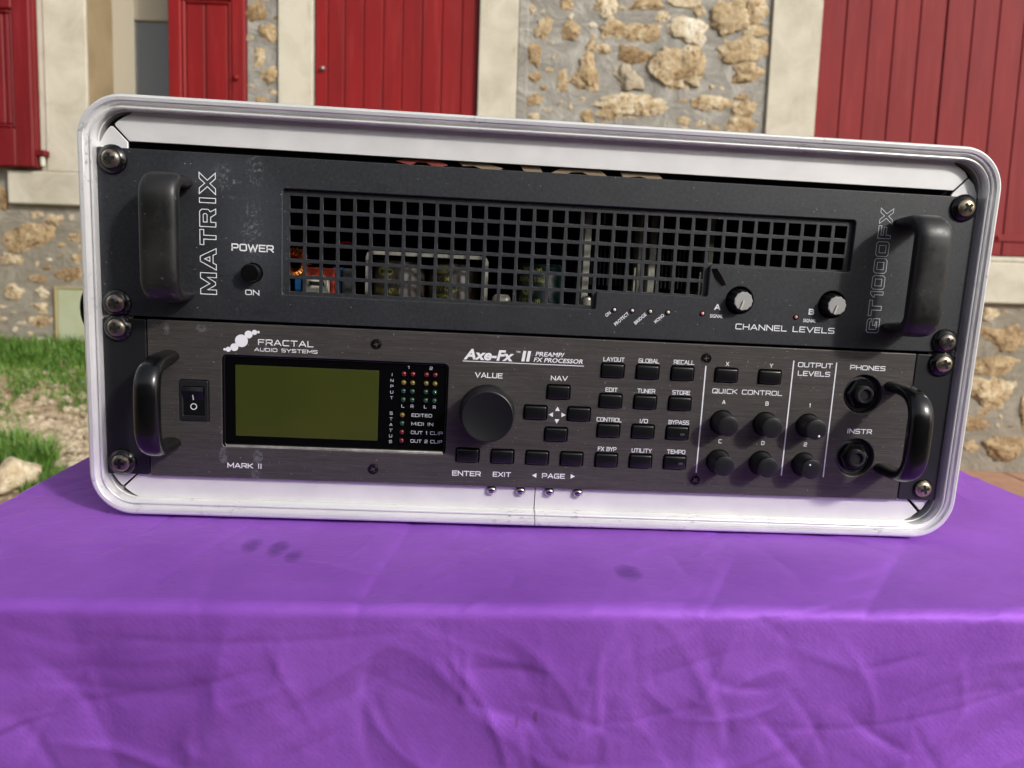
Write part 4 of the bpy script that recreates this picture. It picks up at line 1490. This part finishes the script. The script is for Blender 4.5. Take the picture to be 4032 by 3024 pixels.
def shutter(u0, u1, v0, v1, wf_, th, edges, mat, name='shutter', frame=False, straps=()):
    """edges: plank joints from u0 to u1"""
    back = hbox(name, mat, u0, u1, wf_+th*.45, wf_+th, v0, v1, bevel=2)
    for a, b in zip(edges, edges[1:]):
        hbox('plank', mat, a+1.6, b-1.6, wf_+random.uniform(-.8, .8), wf_+th*.45+1, v0+1, v1-1, back, bevel=3.0)
    return back
ce = [-985, -925, -846, -755, -663, -572, -480, -386, -292, -212]
sc_ = shutter(-985, -212, -50, 2348, 12, 36, ce, M['red'], name='door_shutter')
obj('knob', lathe_bm(-946, 1472, [(11, 12), (11, 2), (8, -6), (0, -8)], 16), M['steel'], sc_, smooth=True)
lt_ = [1395, 1511, 1623, 1740, 1858, 1979]
s1 = shutter(1395, 1979, 702, 2298, 8, 36, lt_, M['redlight'])
s2 = shutter(1983, 2578, 702, 2298, 8, 36, [1983, 2106, 2228, 2347, 2465, 2578], M['redlight'])
for s_, a, b in ((s1, 1397, 1976), (s2, 1986, 2576)):
    hbox('strap_hinge', M['redlight'], a, b, -1, 7, 772, 806, s_, bevel=2)
for u in (2317, 2500):
    obj('bolt_head', lathe_bm(u, 789, [(11, 0), (10, -5), (5, -9), (0, -10)], 14), M['redlight'], s2, smooth=True)

def framed_leaf(u0, u1, v0, v1, wfr, th, pu0, pu1, pv0, pv1, joint, mat, label):
    lf = hbox('shutter', mat, u0, u1, wfr+th*.5, wfr+th, v0, v1, bevel=2)
    lf['label'] = label
    hbox('stile', mat, u0, pu0, wfr, wfr+th*.5-.5, v0, v1, lf, bevel=5)
    hbox('stile', mat, pu1, u1, wfr, wfr+th*.5-.5, v0, v1, lf, bevel=5)
    hbox('rail', mat, pu0+.5, pu1-.5, wfr+.8, wfr+th*.5-.5, v0, pv0, lf, bevel=5)
    hbox('rail', mat, pu0+.5, pu1-.5, wfr+.8, wfr+th*.5-.5, pv1, v1, lf, bevel=5)
    m_ = 18
    hbox('moulding', mat, pu0+.5, pu0+m_, wfr+6, wfr+th*.5-.5, pv0+.5, pv1-.5, lf, bevel=7)
    hbox('moulding', mat, pu1-m_, pu1-.5, wfr+6, wfr+th*.5-.5, pv0+.5, pv1-.5, lf, bevel=7)
    hbox('moulding', mat, pu0+m_+.5, pu1-m_-.5, wfr+7, wfr+th*.5-.5, pv1-m_, pv1-.5, lf, bevel=7)
    hbox('moulding', mat, pu0+m_+.5, pu1-m_-.5, wfr+7, wfr+th*.5-.5, pv0+.5, pv0+m_, lf, bevel=7)
    js = [pu0+m_+1]+joint+[pu1-m_-1]
    for a, b in zip(js, js[1:]):
        hbox('plank', mat, a+2.5, b-2.5, wfr+13, wfr+th*.5-.6, pv0+m_+1, pv1-m_-1, lf, bevel=5)
    return lf
lf = framed_leaf(-1664, -1305, 955, 2298, -28, 44, -1604, -1368, 1060, 1757, [-1494], M['red'], 'closed framed red shutter leaf with a bolt')
obj('bolt_head', lathe_bm(-1345, 1408, [(15, -27), (14, -36), (8, -42), (0, -43)], 14), M['red'], lf, smooth=True)
lo = framed_leaf(-2640, -2283, 960, 2298, -78, 62, -2580, -2365, 1135, 1670, [-2412], M['reddark'], 'open dark red shutter leaf folded against the wall')
hbox('hinge_bracket', M['reddark'], -2282, -2240, -60, -18, 1015, 1042, lo, bevel=3)
bm = bmesh.new()
bmesh.ops.create_cone(bm, cap_ends=True, segments=14, radius1=11, radius2=11, depth=42)
bmesh.ops.translate(bm, vec=(-2262, -40, 992), verts=bm.verts)
obj('hinge_pin', bm, M['white'], lo, smooth=True, angle=40)

# ---- individual rubble stones
S1 = [(-1255,1714,50,40),(-1207,1622,40,43),(-1243,1522,33,41),(-1204,1426,43,43),(-1234,1317,37,16)]
S2 = [(36,1767,21,23),(92,1692,40,41),(219,1671,47,43),(204,1800,33,33),(359,1796,60,47),(428,1696,67,54),(564,1688,101,40),(571,1809,81,33),(642,1756,30,23),(764,1821,81,33),(824,1783,27,27),(788,1692,84,64),(967,1766,104,87),(1092,1782,56,74),(1094,1705,54,37),(348,1604,60,30),(508,1578,84,47),(51,1563,33,57),(55,1460,36,23),(192,1455,27,50),(308,1483,64,87),(494,1467,77,67),(743,1516,121,111),(1013,1612,118,60),(1052,1507,81,57),(540,1340,175,57),(898,1373,77,40),(1033,1403,30,16),(1047,1340,64,47),(55,1362,36,30),(316,1294,33,40),(766,1287,33,20),(851,1274,27,13),(915,1253,30,13),(1052,1270,81,40),(61,1286,33,20)]
S3 = [(2310,426,45,34),(2408,304,117,70),(2359,167,103,45),(2363,40,126,81),(2284,-124,63,34),(2286,-235,40,31),(2437,-234,117,76),(2539,-37,40,90)]
S4 = [(-2483,822,36,57),(-2330,744,36,21),(-2242,730,44,31),(-2376,632,131,65),(-2141,645,42,26),(-2463,526,52,28),(-2139,547,33,26),(-2178,466,65,36),(-2325,437,40,21),(-2443,376,52,38),(-2306,370,42,29),(-2319,302,47,29),(-2327,234,57,29)]
def stone(u, v, ru, rv, k, mat):
    bm = bmesh.new()
    bmesh.ops.create_icosphere(bm, subdivisions=4 if max(ru, rv) > 33 else 3, radius=1)
    off = Vector((k*3.7, k*1.9, k*5.3))
    dep = min(ru, rv)*random.uniform(.26, .38)
    cuts = []
    for _ in range(11):
        d_ = Vector((random.gauss(0, 1), random.gauss(0, .7), random.gauss(0, 1))).normalized()
        cuts.append((d_, random.uniform(.62, .92)))
    for vt in bm.verts:
        c = vt.co.copy()
        # squarish outline with ragged edge
        e = 1.12
        for d_, q in cuts:
            t_ = c.dot(d_)
            if t_*e > q:
                e = q/t_
        n1 = noise.noise(c*1.3+off)
        n2 = noise.noise(c*3.4+off)
        n3 = noise.noise(c*8.0+off)
        f = e*(1+.28*n1+.26*n2+.15*n3)
        vt.co = Vector((c.x*ru*f, c.y*dep*min(f, 1.1), c.z*rv*f))
        vt.co.y += (noise.noise(c*5+off)*.16+n3*.10)*dep
    o = obj('stone', bm, mat, house, smooth=True, angle=70)
    o.location = (u*MM, (dep*.25)*MM, v*MM)
    return o
k = 0
pale = {(92, 1692), (788, 1692), (1013, 1612), (967, 1766), (764, 1821), (766, 1287), (-2306, 370), (-2319, 302), (1094, 1705)}
for u, v, ru, rv in S1+S2+S3+S4:
    k += 1
    mt = M['stone_pale'] if (u, v) in pale else (M['stone_grey'] if (u, v) in ((494, 1467),) else M['stone'])
    stone(u, v, ru*1.12, rv*1.12, k, mt)
small = []
for (u0, u1, v0, v1, cnt) in ((40, 1120, 1240, 1900, 34), (-2560, -2100, 60, 740, 22), (2200, 2700, -330, 440, 14), (-1290, -1165, 1290, 1800, 6)):
    n_, t_ = 0, 0
    while n_ < cnt and t_ < 900:
        t_ += 1
        u, v = random.uniform(u0, u1), random.uniform(v0, v1)
        if -2250 < u < -1900 and 110 < v < 420:
            continue
        if all(abs(u-a)/(ra+26) > 1 or abs(v-b)/(rb+20) > 1 for a, b, ra, rb in S1+S2+S3+S4+small):
            ru, rv = random.uniform(11, 30), random.uniform(9, 18)
            small.append((u, v, ru, rv))
            k += 1
            stone(u, v, ru, rv, k, random.choice((M['stone'], M['stone_pale'], M['stone_grey'])))
            n_ += 1
# the wall goes on outside the frame and behind the case
def free(u, v, pl):
    for a, b, c, d in ((-2450, -1130, 760, 2500), (-1170, 40, -80, 2540), (1100, 2830, 450, 2500)):
        if a-70 < u < b+70 and c-60 < v < d+60:
            return False
    return all(abs(u-a)/(ra+85) > 1 or abs(v-b)/(rb+60) > 1 for a, b, ra, rb in pl)
pl = S1+S2+S3+S4+small
tries = 0
made = 0
while made < 125 and tries < 4000:
    tries += 1
    u, v = random.uniform(-3900, 4200), random.uniform(-450, 3100)
    if v < 120 and u < -900:
        continue
    if free(u, v, pl):
        ru, rv = random.uniform(40, 115), random.uniform(28, 65)
        pl.append((u, v, ru, rv))
        k += 1
        stone(u, v, ru, rv, k, random.choice((M['stone'], M['stone'], M['stone_pale'])))
        made += 1

# meter cabinet let into the wall
mb = thing('meter_box', 'pale green metal meter cabinet set low in the stone wall', 'meter box')
mb.matrix_world = HM
hbox('door', M['metergreen'], -2228, -1930, -16, -6, 142, 392, mb, bevel=3)
hbox('frame', M['meterframe'], -2242, -2229, -20, 20, 128, 404, mb, bevel=2)
hbox('frame', M['meterframe'], -1929, -1916, -20, 20, 128, 404, mb, bevel=2)
hbox('frame', M['meterframe'], -2228.6, -1929.4, -20, 20, 128, 141, mb, bevel=2)
hbox('frame', M['meterframe'], -2228.6, -1929.4, -20, 20, 393, 404, mb, bevel=2)

# ================================================================== GROUND
def ground_z(x, y):
    wy = 3.35-.06*x                    # foot of the wall
    dl = max(0, wy-y)
    left = -.395-.27*min(dl, .55)/.55*1.0-.10*max(0, min(dl-.55, 1.0))-.12*max(0, min(dl-.9, 1.2))
    left = max(left, -.80)
    right = -.815
    t = max(0, min(1, (x+1.3)/1.9))
    t = t*t*(3-2*t)
    z = left*(1-t)+right*t
    if y < 1.2:
        k_ = max(0, min(1, (1.2-y)/.9))
        z = z*(1-k_)-.80*k_
    return z
gx = [-40, -20, -10, -6]+[-4+.08*i for i in range(100)]+[4.2, 6, 10, 20, 40]
gy = [-40, -20, -10, -5, -2]+[-1+.08*i for i in range(62)]+[4.1, 6, 12, 40]
gv = [(x, y, ground_z(x, y)+.010*noise.noise(Vector((x*3, y*3, 0)))+.006*noise.noise(Vector((x*12, y*12, 2)))) for y in gy for x in gx]
gn = len(gx)
me = bpy.data.meshes.new('ground')
me.from_pydata(gv, [], [(j*gn+i, j*gn+i+1, (j+1)*gn+i+1, (j+1)*gn+i) for j in range(len(gy)-1) for i in range(gn-1)])
tag(link('ground', me, M['soil'], smooth=True), kind='structure')

# paving tiles along the foot of the wall at the right
pav = bpy.data.objects.new('paving', None)
COL.objects.link(pav)
pav['kind'] = 'structure'
t0 = None
for i in range(10):
    for j in range(3):
        x = .75+i*.285
        y = 3.36-.06*x-.16-j*.285
        if t0 is None:
            t0 = obj('tile', box_bm(-139, 139, -139, 139, -25, 0, bevel=3), M['terracotta'], pav)
            o = t0
        else:
            o = copy_of(t0, pav)
        o.location = (x, y, ground_z(x, y)+.022+random.uniform(-.002, .002))
        o.rotation_euler = (random.uniform(-.006, .006), 0, -.06)
# gravel
vv, ff = [], []
ico = bmesh.new()
bmesh.ops.create_icosphere(ico, subdivisions=1, radius=1)
ico.verts.ensure_lookup_table()
iv = [v_.co.copy() for v_ in ico.verts]
iff = [[v_.index for v_ in f.verts] for f in ico.faces]
ico.free()
for n_ in range(7400):
    if n_ < 5600:
        x = random.uniform(-2.6, -.7)
        y = random.gauss(2.68, .26)
    else:
        x = random.uniform(-3, 3)
        y = random.uniform(1.3, 3.2)
    if y > 3.3:
        continue
    s_ = .005+.022*random.random()**3
    z = ground_z(x, y)+s_*.3
    b = len(vv)
    rz = random.random()*6.28
    cr, sr = math.cos(rz), math.sin(rz)
    e1, e2 = random.uniform(.6, 1.2), random.uniform(.4, .8)
    for q in iv:
        p = q*(1+.25*noise.noise(q*2+Vector((n_, 0, 0))))
        px_, py_ = p.x*s_, p.y*s_*e1
        vv.append((x+px_*cr-py_*sr, y+px_*sr+py_*cr, z+p.z*s_*e2))
    ff += [[b+i for i in f] for f in iff]
me = bpy.data.meshes.new('gravel')
me.from_pydata(vv, [], ff)
tag(link('gravel', me, M['pebble']), 'pale loose gravel and chippings on the soil beside the table', kind='stuff')
# grass
vv, ff = [], []
def blade(x, y, h, lean, wd):
    a = random.random()*6.28
    dx, dy = math.cos(a), math.sin(a)
    z = ground_z(x, y)-.004
    b = len(vv)
    sx_, sy_ = -dy*wd, dx*wd
    for t, k_ in ((0, 1), (.4, .85), (.75, .55)):
        ox = lean*h*t*t
        vv.append((x+dx*ox-sx_*k_, y+dy*ox-sy_*k_, z+h*t*(1-.25*lean*t)))
        vv.append((x+dx*ox+sx_*k_, y+dy*ox+sy_*k_, z+h*t*(1-.25*lean*t)))
    vv.append((x+dx*lean*h, y+dy*lean*h, z+h*(1-.25*lean)))
    ff.extend(((b, b+1, b+3, b+2), (b+2, b+3, b+5, b+4), (b+4, b+5, b+6)))
for n_ in range(24000):
    x = random.uniform(-2.9, -.4)
    wy = 3.35-.06*x
    y = wy-.02-abs(random.gauss(0, .26))
    if noise.noise(Vector((x*5, y*7, 3)))+.5*noise.noise(Vector((x*16, y*16, 5)))+(wy-y-.34)*2.0 > .26:
        continue
    blade(x, y, random.uniform(.03, .085)*(1+.5*noise.noise(Vector((x*4, y*4, 0)))), random.uniform(.2, 1.0), random.uniform(.0012, .0028))
for cx_, cy_, cr_, n2, hh in ((-1.40, 2.42, .10, 900, .13), (-1.26, 2.28, .08, 500, .09), (-1.58, 2.55, .10, 700, .12), (-1.14, 2.20, .05, 300, .07), (-1.7, 2.15, .12, 500, .1), (-1.1, 2.7, .05, 120, .05)):
    for _ in range(n2):
        a, r_ = random.random()*6.28, cr_*random.random()**.5
        blade(cx_+r_*math.cos(a), cy_+r_*math.sin(a), hh*random.uniform(.4, 1.1), random.uniform(.2, 1.1), random.uniform(.0012, .003))
me = bpy.data.meshes.new('grass')
me.from_pydata(vv, [], ff)
tag(link('grass', me, M['grass']), 'uneven green grass growing along the foot of the wall', kind='stuff')

def rock(x, y, z, rx, ry, rz, seed, label):
    bm = bmesh.new()
    bmesh.ops.create_icosphere(bm, subdivisions=4, radius=1)
    off = Vector((seed*7.1, seed*3.3, seed))
    cuts = [(Vector((random.gauss(0, 1), random.gauss(0, 1), random.gauss(0, 1))).normalized(), random.uniform(.66, .9)) for _ in range(14)]
    for vt in bm.verts:
        c = vt.co.copy()
        e = 1.1
        for d_, q in cuts:
            t_ = c.dot(d_)
            if t_*e > q:
                e = q/t_
        f = e*(1+.22*noise.noise(c*1.2+off)+.10*noise.noise(c*3+off)+.04*noise.noise(c*9+off))
        vt.co = Vector((c.x*rx*f, c.y*ry*f, c.z*rz*f))
    o = obj('rock', bm, M['rock'], smooth=True, angle=60)
    o.location = (x, y, z)
    tag(o, label, 'rock', 'limestone rocks beside the table')
rock(-1.375, 2.28, -.715, 95, 80, 72, 1, 'squarish pale limestone rock at the far left edge beside grass tufts')
rock(-1.13, 2.36, -.700, 110, 80, 48, 2, 'flat grey brown rock just above the left edge of the purple cloth')
rock(-1.62, 2.62, -.640, 50, 40, 30, 3, 'small white stone in the grass at the left edge')

# ================================================================== TREE (right of the camera, its thin shade falls on the left of the case and on the wall)
tr_base = Vector((4.0, -6.2, -.80))
tree = thing('tree', 'young leafy garden tree standing in front of the house towards the sun', 'tree', tr_base)
Hd, Pd = Vector((1, -1, 0)).normalized(), Vector((-1, -1, 0)).normalized()
def tp(dist, perp, z):
    return Hd*dist+Pd*perp+Vector((0, 0, z))-tr_base
def limb(bm, pts, r0, r1, n=7):
    rows_ = []
    for i, p in enumerate(pts):
        a = pts[max(0, i-1)]; b = pts[min(len(pts)-1, i+1)]
        t = (b-a).normalized()
        u = t.cross(Vector((.3, .2, 1))).normalized()
        v_ = t.cross(u)
        r_ = r0+(r1-r0)*i/(len(pts)-1)
        rows_.append([bm.verts.new(p+u*r_*math.cos(2*math.pi*q/n)+v_*r_*math.sin(2*math.pi*q/n)) for q in range(n)])
    for A_, B_ in zip(rows_, rows_[1:]):
        for q in range(n):
            bm.faces.new((A_[q], A_[(q+1) % n], B_[(q+1) % n], B_[q]))
def wob(a, b, n=6, amp=.12):
    return [a.lerp(b, i/n)+Vector((random.uniform(-amp, amp), random.uniform(-amp, amp), random.uniform(-amp, amp)*.6))*(0 < i < n) for i in range(n+1)]
M['bark'] = varied('grey_bark', lin(70, 60, 50), lin(104, 92, 78), 30, .9, 0, .6, .01, 60)
M['leaf'] = varied('tree_leaves', lin(62, 92, 34), lin(96, 126, 52), 4, .6)
bm = bmesh.new()
limb(bm, wob(Vector((0, 0, -.1)), tp(7.3, 1.3, 3.0), 7, .05), .12, .08, 10)
limb(bm, wob(tp(7.3, 1.3, 2.95), tp(7.3, .3, 6.8), 7, .1), .08, .02)
tips = []
for d_, p_, z_ in ((7.0, .2, 3.9), (6.7, .9, 4.1), (7.4, 1.9, 3.8), (7.0, .5, 3.1), (6.8, 2.0, 4.6)):
    limb(bm, wob(tp(7.3, 1.2, 3.0), tp(d_, p_, z_), 5, .08), .04, .01)
for d_, p_, z_ in ((7.2, -.6, 6.0), (7.0, -1.5, 6.3), (7.1, -1.0, 6.9), (7.2, -1.8, 7.0), (7.4, 1.2, 6.2)):
    limb(bm, wob(tp(7.3, .5, 5.6), tp(d_, p_, z_), 6, .1), .035, .012)
    for _ in range(3):
        q = tp(d_, p_, z_).lerp(tp(7.3, .5, 5.6), random.uniform(.1, .6))
        limb(bm, wob(q, q+Vector((random.uniform(-.5, .5), random.uniform(-.5, .5), random.uniform(-.1, .6))), 4, .05), .014, .006, 5)
obj('trunk', bm, M['bark'], tree, smooth=True, scale=1)
vv, ff = [], []
def leaf(c, s_):
    a = Vector((random.gauss(0, 1), random.gauss(0, 1), random.gauss(0, 1))).normalized()
    b = a.cross(Vector((random.gauss(0, 1), random.gauss(0, 1), random.gauss(0, 1)))).normalized()
    k_ = len(vv)
    for u, v_ in ((-1, 0), (0, .5), (1, 0), (0, -.5)):
        vv.append(c+a*u*s_+b*v_*s_)
    ff.append((k_, k_+1, k_+2, k_+3))
for cc, rad, cnt in ((tp(7.0, .80, 3.62), (.95, .95, .62), 1250), (tp(6.9, .15, 3.7), (.5, .5, .4), 130), (tp(7.2, 1.2, 5.2), (.9, .9, .8), 500), (tp(7.1, -1.2, 6.5), (.5, .5, .4), 90)):
    for _ in range(cnt):
        d_ = Vector((random.gauss(0, 1), random.gauss(0, 1), random.gauss(0, 1))).normalized()*random.random()**.4
        leaf(cc+Vector((d_.x*rad[0], d_.y*rad[1], d_.z*rad[2])), random.uniform(.04, .075))
me = bpy.data.meshes.new('crown')
me.from_pydata(vv, [], ff)
link('crown', me, M['leaf'], tree)

# ================================================================== HEDGE (unseen, added behind the camera to darken what the black fronts mirror)
hedge = thing('hedge', 'long dark green clipped hedge added out of view behind the camera to darken reflections', 'hedge', (0, -2.75, -.80))
hb = bmesh.new()
for i in range(18):
    add_box(hb, -4.6+i*.54, -4.6+i*.54+.52, -.26, .26, 0, 1.85+random.uniform(-.05, .05), bevel=.08, seg=2)
M['hedgecore'] = simple('hedge_inner_twigs', lin(24, 34, 18), .9)
M['hedgeleaf'] = varied('hedge_leaves', lin(30, 52, 22), lin(56, 84, 34), 5, .55)
obj('branches', hb, M['hedgecore'], hedge, scale=1)
vv, ff = [], []
for _ in range(9000):
    c = Vector((random.uniform(-4.7, 5.2), random.choice((-1, 1))*random.uniform(.24, .36), random.uniform(0, 1.98)))
    if random.random() < .2:
        c = Vector((c.x, random.uniform(-.33, .33), random.uniform(1.82, 2.0)))
    leaf(c, random.uniform(.025, .05))
me = bpy.data.meshes.new('foliage')
me.from_pydata(vv, [], ff)
link('foliage', me, M['hedgeleaf'], hedge)
